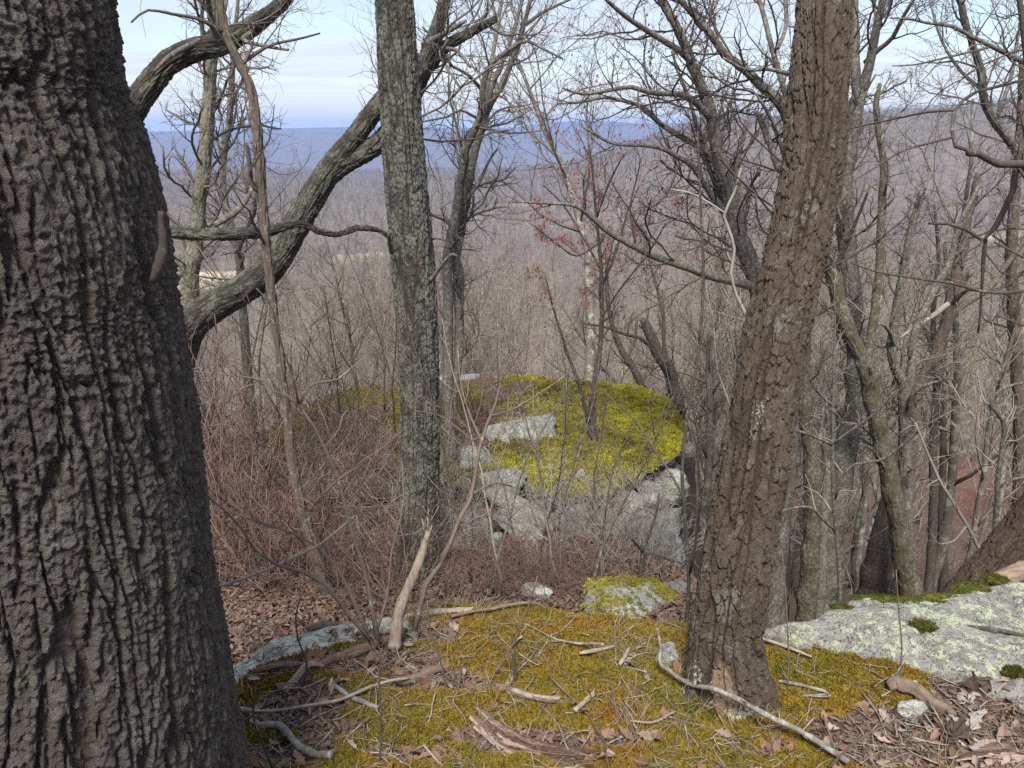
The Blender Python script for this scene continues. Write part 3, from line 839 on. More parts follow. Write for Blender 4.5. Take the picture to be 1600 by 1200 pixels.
# ------------------------------------------------------------------ bark and wood
def ridge_bark(name, top, furrow, lich, lamount, bare=False, bump=0.004):
    """bark for the modelled plates: weathered tops, darker brown furrows, lichen on the tops"""
    m = NT(name)
    rg_ = m.attr('ridge', 'Fac')
    n1 = m.noise(9, 5, .65, m.mapv((1, 1, .35))); n2 = m.noise(120, 4, .65); n3 = m.noise(38, 5, .65, m.mapv((1, 1, .5)))
    c = m.mix(m.ramp(n1, (.3, 0.0), (.7, 1.0)), top, tuple(1.35 * q for q in top))
    c = m.mix(m.ramp(n3, (.4, 0.0), (.72, .6)), c, furrow)
    c = m.mix(m.ramp(rg_, (.1, .85), (.55, 0.0)), c, furrow)
    tn = m.attr('tone', 'Fac')
    c = m.mix(m.ramp(tn, (.5, 0.0), (1.0, .75)), c, tuple(1.7 * q for q in (top[0] * .95, top[1], top[2] * 1.05)))
    c = m.mix(m.ramp(tn, (0.0, .5), (.4, 0.0)), c, tuple(.55 * q for q in top))
    c = m.mix(m.math('MULTIPLY', n2, .3), c, tuple(.6 * q for q in top))
    la = m.noise(7, 5, .7); lb = m.noise(70, 4, .65)
    lm = m.ramp(m.math('ADD', m.math('MULTIPLY', la, .62), m.math('MULTIPLY', lb, .38)), (.66 - .2 * lamount, 0.0), (.70 - .2 * lamount, 1.0))
    lm = m.math('MULTIPLY', lm, m.ramp(rg_, (.35, 0.0), (.7, .9)))
    c = m.mix(lm, c, m.mix(lb, lich, tuple(.7 * q for q in lich)))
    if bare:
        c = m.mix(m.ramp(m.math('ADD', m.attr('bare', 'Fac'), m.math('MULTIPLY', m.math('SUBTRACT', n3, .5), .9)), (.42, 0.0), (.5, 1.0)), c, m.mix(m.noise(50, 4), (0.44, 0.33, 0.24), (0.26, 0.17, 0.11)))
        c = m.mix(m.ramp(m.math('ADD', m.attr('lichen', 'Fac'), m.math('MULTIPLY', m.math('SUBTRACT', lb, .5), 1.3)), (.5, 0.0), (.56, 1.0)), c, (0.52, 0.57, 0.46))
    m.color(c)
    m.bump(m.math('ADD', m.math('ADD', m.noise(260, 3, .7), n2), m.math('MULTIPLY', n3, 1.2)), 1.0, bump * 2.2)
    return m.m
M_BARK1 = ridge_bark('dark_furrowed_bark', (0.150, 0.130, 0.115), (0.09, 0.072, 0.062), (0.27, 0.25, 0.215), .62, bump=.011)
M_BARK2 = ridge_bark('brown_blocky_bark', (0.125, 0.095, 0.072), (0.075, 0.052, 0.038), (0.27, 0.275, 0.235), .55, True, .006)
M_BARK3 = ridge_bark('grey_flaky_bark', (0.095, 0.085, 0.075), (0.06, 0.046, 0.04), (0.25, 0.265, 0.22), .90, bump=.006)
M_BARK4 = ridge_bark('leaning_oak_bark', (0.085, 0.075, 0.064), (0.058, 0.045, 0.038), (0.25, 0.27, 0.21), .82, bump=.006)
M_BARK5 = ridge_bark('reddish_bark', (0.12, 0.084, 0.064), (0.08, 0.052, 0.04), (0.30, 0.32, 0.26), .35, bump=.008)
M_GREY = bark_mat('grey_lichen_bark', (0.10, 0.087, 0.075), (0.165, 0.148, 0.13), (0.30, 0.31, 0.265), amount=.55, lscale=26)
M_GREEN = bark_mat('green_lichen_bark', (0.115, 0.10, 0.08), (0.18, 0.16, 0.125), (0.28, 0.30, 0.215), .75, lscale=24)
M_MOSSBARK = bark_mat('mossy_bark', (0.085, 0.073, 0.056), (0.135, 0.117, 0.09), (0.26, 0.27, 0.21), .6, moss=(0.085, 0.078, 0.045), lscale=26)
M_BROWN = bark_mat('brown_smooth_bark', (0.105, 0.08, 0.065), (0.165, 0.13, 0.107), (0.28, 0.28, 0.24), amount=.4, lscale=24)
M_DARK = bark_mat('dark_bark', (0.065, 0.054, 0.047), (0.12, 0.10, 0.086), (0.25, 0.25, 0.22), amount=.35, lscale=24)
M_TWIG = plain_mat('grey_brown_twigs', (0.10, 0.082, 0.072), (0.19, 0.165, 0.145), 6, bump=0)
M_TWIGD = plain_mat('dark_twigs', (0.065, 0.05, 0.045), (0.12, 0.095, 0.085), 6, bump=0)
M_TWIGR = plain_mat('reddish_twigs', (0.13, 0.075, 0.066), (0.225, 0.155, 0.132), 5, bump=0)
M_TWIGG = plain_mat('pale_grey_twigs', (0.22, 0.205, 0.18), (0.36, 0.34, 0.30), 6, bump=0)
M_STEMR = bark_mat('pinkish_brown_stem', (0.145, 0.11, 0.09), (0.23, 0.183, 0.153), (0.40, 0.41, 0.36), .25)
M_PALEW = plain_mat('bleached_wood', (0.22, 0.175, 0.135), (0.40, 0.34, 0.275), 14, bump=.012, stretch=(5, 5, .6))

# ------------------------------------------------------------------ big trunks with modelled bark
def _hash(i, j, k=0):
    return _perm[(_perm[(i + k * 37) & 255] + j) & 255] / 255.0
def columns(s, h, cw, bh, warp=.5, keep_h=.7):
    """bark broken into upright rows of plates: distance to the fissures (in column widths and metres) and the plate's own random height"""
    u = s / cw + warp * perlin(s * .17 / cw, h * .19 / cw * .35, 1.5) + .38 * perlin(s * .6 / cw, h * .6 / bh, 7.5)
    ci = np.floor(u).astype(int); fu = u - ci
    off = _hash(ci, 3)
    v = h / (bh * (.7 + .8 * _hash(ci, 11))) + 9 * off + .30 * perlin(s * .8 / cw, h * .5 / bh, 3.5) + .5 * (fu - .5) * (_hash(ci, 5) - .5)
    vi = np.floor(v).astype(int); fv = v - vi
    up = (_hash(ci, vi + 1, 1) < keep_h); dn = (_hash(ci, vi, 1) < keep_h)
    dv = np.minimum(np.where(up, 1 - fv, .5), np.where(dn, fv, .5)) * bh
    du = np.minimum(fu, 1 - fu) * cw
    return du, dv, _hash(ci, vi, 2), fu, fv
def plates(u, v, jx, jy, p, seed, stag=1.0):
    """uneven plates set in staggered rows: F2 - F1 distance, the plate's own random number, position within it"""
    u, v = np.broadcast_arrays(np.asarray(u, float), np.asarray(v, float))
    xi = np.floor(u).astype(int)
    f1 = np.full(u.shape, 9.0); f2 = np.full(u.shape, 9.0); cid = np.zeros(u.shape); lv = np.zeros(u.shape)
    for dx in (-1, 0, 1):
        cx = xi + dx; w = v + stag * _hash(cx, seed)
        yi = np.floor(w).astype(int)
        for dy in (-1, 0, 1):
            cyi = yi + dy
            px = cx + .5 + jx * (_hash(cx, cyi, seed) - .5); py = cyi + .5 + jy * (_hash(cx, cyi, seed + 2) - .5)
            d = (np.abs(u - px) ** p + np.abs(w - py) ** p) ** (1 / p)
            near = d < f1
            f2 = np.where(near, f1, np.minimum(f2, d)); cid = np.where(near, _hash(cx, cyi, seed + 3), cid); lv = np.where(near, w - py, lv); f1 = np.where(near, d, f1)
    return f2 - f1, cid, lv
def furrowed(s, h):
    s2 = s + .012 * fbm(s * 5, h * 2.0, 1.0, 2) + .0030 * fbm(s * 40, h * 22, 2.0, 2)
    rg_ = fbm(s * 80, h * 60, 4.0, 3)
    n1 = np.abs(perlin(s2 * 23, h * 2.6, 5.5)); n2 = np.abs(perlin(s2 * 37 + 40, h * 5.4, 1.5))
    f1 = sstep(.02, .135, n1 + .06 * rg_); f2 = sstep(.015, .10, n2 + .05 * rg_)
    gate = sstep(-.2, .15, perlin(s * 9, h * 4.5, 9.5))
    ridge = f1 * (1 - (1 - f2) * (.25 + .6 * gate))
    e2, c2_, lv = plates(s2 / .0165 + .55 * perlin(s * 44, h * 34, 1.0), h / .023 + .6 * perlin(s * 34, h * 24, 4.0), .95, 1.0, 2.4, 21)
    flake = sstep(.015, .11, e2 + .04 * rg_)
    e3, c3_, l3 = plates(s2 / .0085, h / .011, .9, .9, 2.0, 31)
    d = .0175 * ridge + (.0072 * c2_ + .0050 * flake - .0060 * lv + .0032 * c3_) * (.25 + .75 * ridge) + .0028 * fbm(s * 125, h * 100, 2.2, 3) + .004 * fbm(s * 5, h * 3, 6.6, 2)
    return d, ridge * (.65 + .35 * flake), .65 * c2_ + .35 * c3_
def blocky(s, h):
    s2 = s + .009 * fbm(s * 7, h * 3.0, 1.0, 3) + .0030 * fbm(s * 55, h * 30, 2.0, 2)
    rg_ = fbm(s * 90, h * 70, 4.0, 3)
    n1 = np.abs(perlin(s2 * 17, h * 1.9, 5.5))
    e, cid, lv = plates(s2 / .027 + .25 * perlin(s * 30, h * 9, 12.0), h / .072 + .35 * perlin(s * 16, h * 6, 8.0) + .25 * perlin(s * 60, h * 30, 2.0), .80, 1.0, 4.0, 5)
    gone = .20 * sstep(.0, .35, perlin(s * 22, h * 13, 15.5))
    ridge = np.minimum(.18 + .82 * sstep(.015, .10, e + .05 * rg_ + .5 * gone), sstep(.015, .12, n1 + .04 * rg_))
    e2, c2_, l2 = plates(s2 / .0125 + .5 * perlin(s * 40, h * 30, 1.0), h / .017, .9, 1.0, 2.6, 25)
    flake = sstep(.01, .14, e2)
    d = .0175 * ridge + (.0070 * cid + .0034 * c2_ + .0012 * flake - .0050 * lv) * (.3 + .7 * ridge) + .0026 * fbm(s * 110, h * 85, 2.2, 3) + .006 * fbm(s * 7, h * 5, 3.3, 2)
    return d, ridge * (.75 + .25 * flake), .5 * cid + .5 * c2_
def flaky(s, h):
    s2 = s + .014 * fbm(s * 8, h * 3.5, 1.0, 3) + .004 * perlin(s * 50, h * 26, 2.0)
    rg_ = fbm(s * 60, h * 45, 4.0, 2)
    n1 = np.abs(perlin(s2 * 19, h * 2.9, 5.5))
    e, cid, lv = plates(s2 / .024, h / .055 + .4 * perlin(s * 14, h * 4, 8.0), .9, 1.0, 2.6, 9)
    ridge = np.minimum(.4 + .6 * sstep(.02, .22, e + .12 * rg_), .1 + .9 * sstep(.02, .20, n1 + .07 * rg_))
    return .013 * ridge + (.007 * cid - .005 * lv) * (.4 + .6 * ridge) + .0045 * fbm(s * 75, h * 55, 2.2, 3), ridge, cid

def trace(pts, Y, dY=0.0):
    """photo polyline (px, py, width) -> points in the place at ground distance Y..Y+dY and radii"""
    pts = np.array(pts, float); k = np.linspace(0, 1, len(pts))
    seg = np.concatenate([[0], np.cumsum(np.hypot(*np.diff(pts[:, :2], axis=0).T))]); k = seg / seg[-1]
    Ys = Y + dY * k if np.isscalar(dY) else Y + np.interp(k, np.linspace(0, 1, len(dY)), dY)
    W = np.array([P(px, py, y) for (px, py, w), y in zip(pts, Ys)])
    R = np.array([w / 2 / F * depth_at(p) for (_, _, w), p in zip(pts, W)])
    return W, R

def big_trunk(name, C, R, fn, mat, rows, cf, cb, parent, flare=0.0, lobes=5, seed=0.0, bare=None, loc=(0, 0, 0)):
    Q = catmull(np.concatenate([C, R[:, None]], 1), rows); C, R = Q[:, :3], Q[:, 3]
    h = np.concatenate([[0], np.cumsum(np.linalg.norm(np.diff(C, axis=0), axis=1))])
    a = np.concatenate([np.linspace(-1.75, 1.75, cf), np.linspace(1.75, 2 * np.pi - 1.75, cb + 2)[1:-1]])
    T = np.gradient(C, axis=0); T /= np.linalg.norm(T, axis=1, keepdims=True)
    f_ = -C.copy(); f_ -= (f_ * T).sum(1, keepdims=True) * T; f_ /= np.linalg.norm(f_, axis=1, keepdims=True)
    e2 = np.cross(T, f_)
    Rm = float(np.median(R))
    S_ = a[None] * Rm + 0 * h[:, None]; Hh = h[:, None] + 0 * a[None]
    d, ridge, tone = fn(S_ + seed, Hh + seed)
    fl = 1 + flare * np.exp(-Hh / (.75 * Rm + .06)) * (1 + .55 * np.cos(lobes * a[None] + seed))
    wob = .035 * Rm * fbm(np.cos(a)[None] * 1.2 + seed, np.sin(a)[None] * 1.2, Hh * 1.3, 3)
    rad = R[:, None] * fl + wob + d - .4 * d.max()
    V = C[:, None] + rad[..., None] * (np.cos(a)[None, :, None] * f_[:, None] + np.sin(a)[None, :, None] * e2[:, None])
    b = MB(); nc = len(a)
    b.add(V, grid_quads(nc, rows, True))
    b.add(np.vstack([C[:1], C[-1:]]))
    i = np.arange(nc); i2 = (i + 1) % nc
    b.t.append(np.stack([i2, i, np.full(nc, nc * rows)], 1)); b.t.append(np.stack([i + nc * (rows - 1), i2 + nc * (rows - 1), np.full(nc, nc * rows + 1)], 1))
    me = b.mesh(name, mat, loc=loc)
    _fac_attr(me, 'ridge', np.concatenate([ridge.ravel(), [1, 1]]))
    _fac_attr(me, 'tone', np.concatenate([tone.ravel(), [.5, .5]]))
    if bare is not None:
        x, y = bare(a[None] + 0 * Hh, Hh)
        _fac_attr(me, 'bare', np.concatenate([x.ravel(), [0, 0]])); _fac_attr(me, 'lichen', np.concatenate([y.ravel(), [0, 0]]))
    return put(name, me, parent, loc), C, R

M_BARKD = bark_mat('dark_stub_bark', (0.05, 0.041, 0.036), (0.09, 0.075, 0.065), (0.14, 0.13, 0.11), .3, lscale=40, bump=.004)
# T1: the great dark trunk on the left
W1 = [(0, 1330, 780), (20, 1200, 740), (35, 1080, 660), (30, 950, 622), (5, 780, 622), (-18, 640, 634), (-55, 500, 654), (-92, 340, 676), (-150, 170, 690), (-190, 0, 704), (-215, -120, 715)]
c1, r1 = trace([(px - 26, py, w) for px, py, w in W1], 1.80, 0.12)
t1 = thing('oak_tree', (c1[0][0], c1[0][1], c1[0][2]), 'massive dark tree trunk with deeply furrowed bark filling one side', 'tree')
c1 = np.vstack([c1[:1] + np.array([[0, 0, -.25]]), c1]); r1 = np.concatenate([r1[:1] * 1.03, r1])
big_trunk('trunk', c1, r1, furrowed, M_BARK1, 700, 390, 50, t1, .04, 5, 2.0, loc=t1.location)
# a broken branch stub on its flank
sw, sr = trace([(238, 440, 10), (250, 412, 18), (255, 380, 13), (252, 350, 11), (251, 330, 9)], 1.80, .0)
mb = MB(); q = catmull(np.c_[sw, sr], 14); mb.tubes(q[None, :, :3], (q[:, 3] * (1 + .10 * rng.normal(size=14)))[None], 9); mb.build('branch_stub', M_BARKD, t1, loc=t1.location)

# T2: the brown trunk with blocky bark
W2 = [(1138, 1128, 130), (1136, 1075, 124), (1134, 1030, 111), (1136, 980, 103), (1148, 900, 101), (1171, 770, 101), (1192, 640, 97), (1213, 520, 92), (1235, 430, 89), (1256, 330, 85), (1270, 250, 85), (1278, 150, 84), (1285, 60, 81), (1288, 0, 78), (1294, -110, 77)]
c2, r2 = trace(W2, 2.93, [0, .05, .2, .4, .65, .95])
t2 = thing('oak_tree', c2[0], 'brown tree trunk with blocky plated bark growing from the moss', 'tree')
def bare2(a, h):
    x = np.exp(-((a + .10) / .30) ** 2 - ((h - .40) / .15) ** 2) * 1.05
    y = np.exp(-((a - .25) / .8) ** 2 - ((h - .27) / .12) ** 2) * .74 + np.exp(-((a + .8) / .4) ** 2 - ((h - .46) / .10) ** 2) * .5 + .52 * np.exp(-((a + .05) / .30) ** 2 - ((h - 1.62) / .10) ** 2)
    return x, y
c2 = np.vstack([c2[:1] + np.array([[0, 0, -.12]]), c2]); r2 = np.concatenate([r2[:1] * 1.1, r2])
big_trunk('trunk', c2, r2, blocky, M_BARK2, 720, 200, 36, t2, 1.1, 6, 5.0, bare2, loc=t2.location)

def crown_of(chains, sp, rg, mat, parent, loc, name='crown'):
    """finer and finer branches on the given chains [(P, R)]"""
    b = MB(); tips = []
    sc = sp.get('scale', 1.0)
    for (Pc, Rc, t0) in chains:
        L = np.linalg.norm(np.diff(Pc, axis=0), axis=1).sum()
        k1 = max(1, int(L * sp.get('d1', 3.5)))
        A, ra = spawn(Pc[None], Rc[None], k1, rg, t0, 1.0, sp.get('ang', (30, 70)), labs=tuple(np.array(sp.get('l1', (.5, 1.3))) * sc), rr=.42, n=9, wig=.19, up=sp.get('up', .06), taper=.3, rmin=sp.get('rmin', .0022))
        ra = np.minimum(ra, sp.get('rmax', .016)); 
        b.tubes(A, ra, 5)
        B, rb = spawn(A, ra, sp.get('k2', 5), rg, .15, 1.0, (30, 65), lenr=(.35, .6), rr=.6, n=6, wig=.24, up=.05, taper=.4, rmin=sp.get('rmin', .0022))
        b.tubes(B, rb, 4 if sp.get('near') else 3)
        C_, rc = spawn(B, rb, sp.get('k3', 4), rg, .15, 1.0, (25, 60), lenr=(.4, .8), rr=.7, n=4, wig=.26, up=.05, taper=.5, rmin=sp.get('rmin', .0022) * .85)
        b.tubes(C_, rc, 3)
        tips.append(C_[:, -1])
    o = b.build(name, mat, parent, loc=loc)
    return o, np.concatenate(tips)

def smooth_tube(Wp, Rp, lumpy=.05, n=None, seed=0):
    L = np.linalg.norm(np.diff(Wp, axis=0), axis=1).sum()
    n = n or int(np.clip(L * 9, 10, 70))
    q = catmull(np.c_[Wp, Rp], n)
    s = np.linspace(0, L, n)
    c = q[:, :3] + (q[:, 3] * .22)[:, None] * np.stack([perlin(s * 3.1, seed + .5, 1), perlin(s * 3.1, seed + .5, 7), 0 * s], 1)
    r = q[:, 3] * (1 + lumpy * 2 * perlin(s * 4.3, seed + 9.5, 3))
    return c, np.maximum(r, .0012)

_ts = [0]
def traced_tree(name, label, Y, chains, mat, sp=None, twig=None, cat='tree', to_ground=True, group=None):
    """chains: (kind, [(px, py, width)...], depth drift); the first is the trunk"""
    _ts[0] += 1
    rg = np.random.default_rng(100 + _ts[0])
    built = []
    for kind, pts, dY in chains:
        y0 = Y
        if isinstance(dY, tuple): y0, dY = Y + dY[0], dY[1]
        Wp, Rp = trace(pts, y0, dY)
        built.append([kind, Wp, Rp])
    Wp, Rp = built[0][1], built[0][2]
    if to_ground:
        g = float(H(Wp[0][0], Wp[0][1]))
        if Wp[0][2] > g + .05:
            dn = Wp[0] - Wp[1]; dn /= np.linalg.norm(dn); dn = dn * .5 + np.array([0, 0, -1]) * .8
            n_ = max(1, int((Wp[0][2] - g) / .8)); st = (Wp[0][2] - g + .15) / max(-dn[2], .4) / n_
            ext = [Wp[0] + dn * st * (i + 1) for i in range(n_)]
            Wp = np.vstack([ext[::-1], Wp]); Rp = np.concatenate([Rp[0] * (1 + .08 * np.arange(n_, 0, -1)), Rp])
            built[0][1], built[0][2] = Wp, Rp
    base = Wp[0]
    root = thing(name, base, label, cat, group)
    cr = []
    for i, (kind, Wp, Rp) in enumerate(built):
        pxw = 2 * Rp.max() * F / depth_at(Wp[0])
        c, r = smooth_tube(Wp, Rp, .06, seed=_ts[0] * 3.3 + i)
        if pxw > 20 and mat is not M_DARK:                     # near enough for modelled bark
            Lc = np.linalg.norm(np.diff(c, axis=0), axis=1).sum()
            big_trunk(kind, c, r * .95, flaky, mat, int(np.clip(Lc * 26, 60, 300)), 34, 12, root, 0, 5, _ts[0] * 1.7, loc=base)
            cr.append((c, r, (sp or {}).get('tt', .5) if kind == 'trunk' else .12))
            continue
        b = MB(); b.tubes(c[None], r[None], 16 if pxw > 24 else 10 if pxw > 9 else 6)
        b.build(kind if kind != 'bare_limb' else 'limb', mat, root, loc=base)
        if kind != 'bare_limb':
            cr.append((c, r, (sp or {}).get('tt', .5) if kind == 'trunk' else .12))
    tips = None
    if sp is not None:
        _, tips = crown_of(cr, sp, rg, twig or M_TWIG, root, base)
    return root, tips
# ------------------------------------------------------------------ trees one can tell apart, traced one by one
# T3: the straight trunk with flaky lichened bark in the middle
W3 = [(652, 960, 78), (652, 900, 66), (655, 760, 60), (656, 600, 60), (646, 420, 66), (634, 280, 64), (624, 140, 62), (616, 0, 57), (608, -130, 54)]
c3, r3 = trace(W3, 6.1, .1)
g3 = float(H(c3[0][0], c3[0][1]))
c3 = np.vstack([[c3[0][0], c3[0][1], min(g3, c3[0][2]) - .15], c3]); r3 = np.concatenate([[r3[0] * 1.15], r3])
t3 = thing('oak_tree', c3[0], 'straight grey trunk with flaky lichened bark standing before the outcrop', 'tree')
big_trunk('trunk', c3, r3, flaky, M_BARK3, 640, 130, 26, t3, .12, 5, 9.0, loc=t3.location)
for pts in ([(672, 440, 7), (690, 415, 6), (705, 398, 5), (714, 400, 4)], [(612, 395, 8), (608, 372, 6), (611, 362, 4)]):
    w_, r_ = trace(pts, 6.0, -.2); c_, rr2 = smooth_tube(w_, r_, n=12)
    b = MB(); b.tubes(c_[None], rr2[None], 6); b.build('branch_stub', M_GREY, t3, loc=t3.location)

# T4: the thick leaning oak that curves up to the right behind T3
def big_tree(name, label, Y, main, limbs, mat, fn, rows, cf, cb, sp, twig, seed, dY=0.0):
    Wp, Rp = trace(main, Y, dY)
    g = float(H(Wp[0][0], Wp[0][1]))
    if Wp[0][2] > g:
        Wp = np.vstack([[Wp[0][0] - .05, Wp[0][1], g - .15], Wp]); Rp = np.concatenate([[Rp[0] * 1.15], Rp])
    root = thing(name, Wp[0], label, 'tree')
    _, C, R = big_trunk('trunk', Wp, Rp, fn, mat, rows, cf, cb, root, .0, 5, seed, loc=root.location)
    cr = []
    for (pts, d, tw) in limbs:
        y0 = Y
        if isinstance(d, tuple): y0, d = Y + d[0], d[1]
        wp, rp = trace(pts, y0, d)
        if rp.max() * 2 * F / depth_at(wp[0]) > 24:
            big_trunk('limb', wp, rp, fn, mat, max(60, int(np.linalg.norm(np.diff(wp, axis=0), axis=1).sum() * 55)), 44, 16, root, 0, 5, seed + 1, loc=root.location)
            c, r = smooth_tube(wp, rp)
        else:
            c, r = smooth_tube(wp, rp, .07)
            b = MB(); b.tubes(c[None], r[None], 10); b.build('limb', M_GREY, root, loc=root.location)
        if tw: cr.append((c, r, .15))
    if cr: crown_of(cr, sp, np.random.default_rng(int(seed * 10)), twig, root, root.location)
    return root
SKY = dict(d1=5.0, l1=(.6, 1.9), k2=6, k3=5, rmin=.0019, rmax=.012)
big_tree('oak_tree', 'thick leaning lichened oak curving up behind the straight flaky trunk', 8.6,
    [(262, 700, 58), (268, 600, 56), (285, 530, 54), (305, 500, 50), (335, 478, 47), (380, 452, 45), (420, 420, 45), (450, 375, 41), (475, 330, 40), (503, 283, 38), (520, 258, 36), (545, 226, 31), (572, 190, 28), (600, 155, 29), (640, 125, 31), (664, 96, 27), (676, 62, 22), (690, 20, 18), (702, -40, 16)],
    [([(508, 276, 34), (535, 256, 34), (570, 236, 32), (605, 212, 31), (632, 170, 33), (655, 116, 33), (676, 90, 26), (700, 70, 17), (740, 48, 12), (776, 29, 9)], .25, True),
     ([(660, 70, 9), (690, 55, 8), (712, 42, 7), (728, 32, 5)], -.3, True),
     ([(690, 75, 8), (712, 78, 6), (720, 85, 6), (735, 105, 4)], -.5, True),
     ([(420, 410, 14), (385, 440, 10), (360, 452, 8), (320, 440, 6)], .6, True)],
    M_BARK4, flaky, 420, 64, 22, SKY, M_TWIG, 11.0)
big_tree('oak_tree', 'lichened limb arching out from behind the massive dark trunk, with a level branch', 6.6,
    [(40, 900, 70), (48, 700, 66), (60, 480, 60), (95, 320, 52), (140, 255, 45), (195, 190, 38), (225, 145, 36), (262, 100, 34), (305, 78, 32), (350, 68, 30), (395, 40, 26), (440, 5, 18), (475, -40, 14)],
    [([(66, 440, 30), (120, 392, 26), (190, 368, 22), (250, 362, 19), (300, 366, 17), (360, 366, 18), (415, 362, 16), (450, 352, 12), (475, 350, 9), (500, 362, 8), (530, 365, 8), (560, 356, 8), (590, 360, 8), (613, 372, 6)], [0, .2, .5, .9], False),
     ([(80, 360, 30), (130, 100, 24), (162, 10, 20), (180, -50, 17)], .3, False),
     ([(345, 70, 14), (330, 30, 10), (322, -30, 7)], -.5, True),
     ([(320, 60, 9), (270, 85, 8), (240, 112, 4)], -.3, False),
     ([(335, 352, 9), (372, 328, 10), (392, 298, 8), (400, 275, 5)], .4, True),
     ([(402, 45, 8), (380, 62, 7), (415, 72, 6), (450, 78, 4)], -.5, True)],
    M_BARK4, flaky, 300, 60, 20, SKY, M_TWIG, 13.0)
big_tree('leaning_tree', 'thick reddish barked trunk leaning at the end of the grey slab', 5.4,
    [(1508, 985, 102), (1538, 925, 88), (1566, 890, 82), (1598, 848, 78), (1638, 795, 75), (1698, 710, 71), (1778, 590, 66), (1878, 420, 60), (1998, 150, 47)],
    [], M_BARK5, blocky, 420, 110, 20, SKY, M_TWIG, 17.0)

T = traced_tree
sp1 = dict(d1=3.2, l1=(.5, 1.6), k2=6, k3=5, tt=.45, rmin=.0021)
T('slim_tree', 'straight greenish lichened trunk between the massive trunk and the leaning oak', 10.2,
  [('trunk', [(278, 600, 36), (290, 540, 30), (300, 420, 25), (312, 320, 22), (322, 220, 21), (329, 100, 19), (336, 40, 17), (332, -40, 13)], 0),
   ('limb', [(330, 95, 9), (318, 60, 8), (316, 20, 6), (322, -30, 5)], -.4),
   ('limb', [(332, 70, 10), (348, 20, 8), (360, -30, 6)], .5),
   ('limb', [(305, 408, 7), (330, 395, 7), (345, 375, 6), (365, 372, 4)], .3),
   ('limb', [(285, 425, 8), (272, 445, 9), (262, 470, 9)], .3)], M_GREEN, sp1)
T('leaning_sapling', 'slender brown leaning trunk rising from leaf litter past the thick leaning oak', 5.6,
  [('trunk', [(522, 958, 22), (500, 890, 19), (478, 820, 17), (460, 740, 15), (450, 660, 14), (440, 580, 13), (425, 470, 12), (415, 370, 13), (408, 290, 14), (403, 215, 14), (392, 140, 13), (372, 95, 12), (352, 50, 11), (345, 0, 10), (342, -60, 9)], .3),
   ('limb', [(405, 300, 7), (393, 285, 8), (388, 240, 7), (384, 222, 4)], (.2, -.1)),
   ('bare_limb', [(352, 52, 9), (330, 40, 8), (312, 30, 6), (270, 22, 5), (230, 16, 4), (205, 35, 3)], (.28, -.5)),
   ('limb', [(376, 100, 7), (420, 72, 5), (470, 60, 4), (500, 52, 3)], (.28, .6))], M_BROWN, dict(d1=1.0, l1=(.3, .8), k2=4, k3=3, tt=.6, rmin=.0018), M_TWIGD)
T('slim_tree', 'thin crooked grey trunk just right of the greenish lichened one', 11.2,
  [('trunk', [(392, 640, 17), (385, 560, 15), (378, 460, 14), (372, 400, 13), (355, 330, 11), (348, 285, 11), (350, 240, 12), (358, 190, 10), (362, 130, 9), (366, 60, 7), (376, -40, 5)], .3),
   ('limb', [(352, 235, 6), (338, 215, 5), (330, 190, 4), (318, 160, 3)], .5),
   ('limb', [(372, 395, 8), (385, 360, 7), (398, 330, 7), (396, 300, 5)], -.5)], M_GREY, sp1)
T('twin_stemmed_tree', 'twin stemmed grey tree growing from the outcrop behind the straight flaky trunk', 10.0,
  [('trunk', [(703, 694, 18), (700, 600, 17), (700, 500, 16), (700, 397, 16), (713, 333, 15), (720, 283, 14), (727, 237, 13), (737, 212, 12), (750, 185, 11), (754, 160, 10), (755, 130, 9), (767, 100, 8), (790, 82, 7), (815, 65, 6), (830, 66, 5), (850, 77, 4), (880, 92, 3)], [0, 0, -.4]),
   ('stem', [(703, 680, 13), (712, 600, 13), (718, 520, 14), (714, 440, 14), (713, 397, 14), (722, 350, 14), (730, 300, 14), (741, 240, 13), (750, 212, 12), (760, 175, 12), (777, 145, 10), (795, 107, 9), (810, 70, 8), (822, 25, 7), (836, -30, 6)], .5),
   ('limb', [(755, 185, 8), (760, 145, 8), (772, 75, 7), (780, 25, 6), (792, -40, 5)], .7),
   ('limb', [(758, 178, 8), (768, 138, 8), (785, 95, 7), (802, 50, 6), (822, -20, 5)], .3),
   ('limb', [(752, 140, 6), (732, 117, 5), (702, 100, 5), (692, 77, 4), (660, 42, 3)], -.8),
   ('bare_limb', [(746, 185, 5), (719, 172, 4), (700, 182, 4), (660, 190, 3)], -.5),
   ('limb', [(822, 38, 6), (847, 20, 5), (880, 4, 4), (930, -20, 3)], (.4, .3)),
   ('limb', [(707, 350, 6), (690, 330, 5), (690, 290, 4), (680, 250, 3)], .6),
   ('limb', [(722, 320, 7), (745, 290, 6), (765, 250, 4), (778, 232, 3)], .3)], M_GREY, dict(d1=3.0, l1=(.5, 1.5), k2=6, k3=5, tt=.5, rmin=.002))
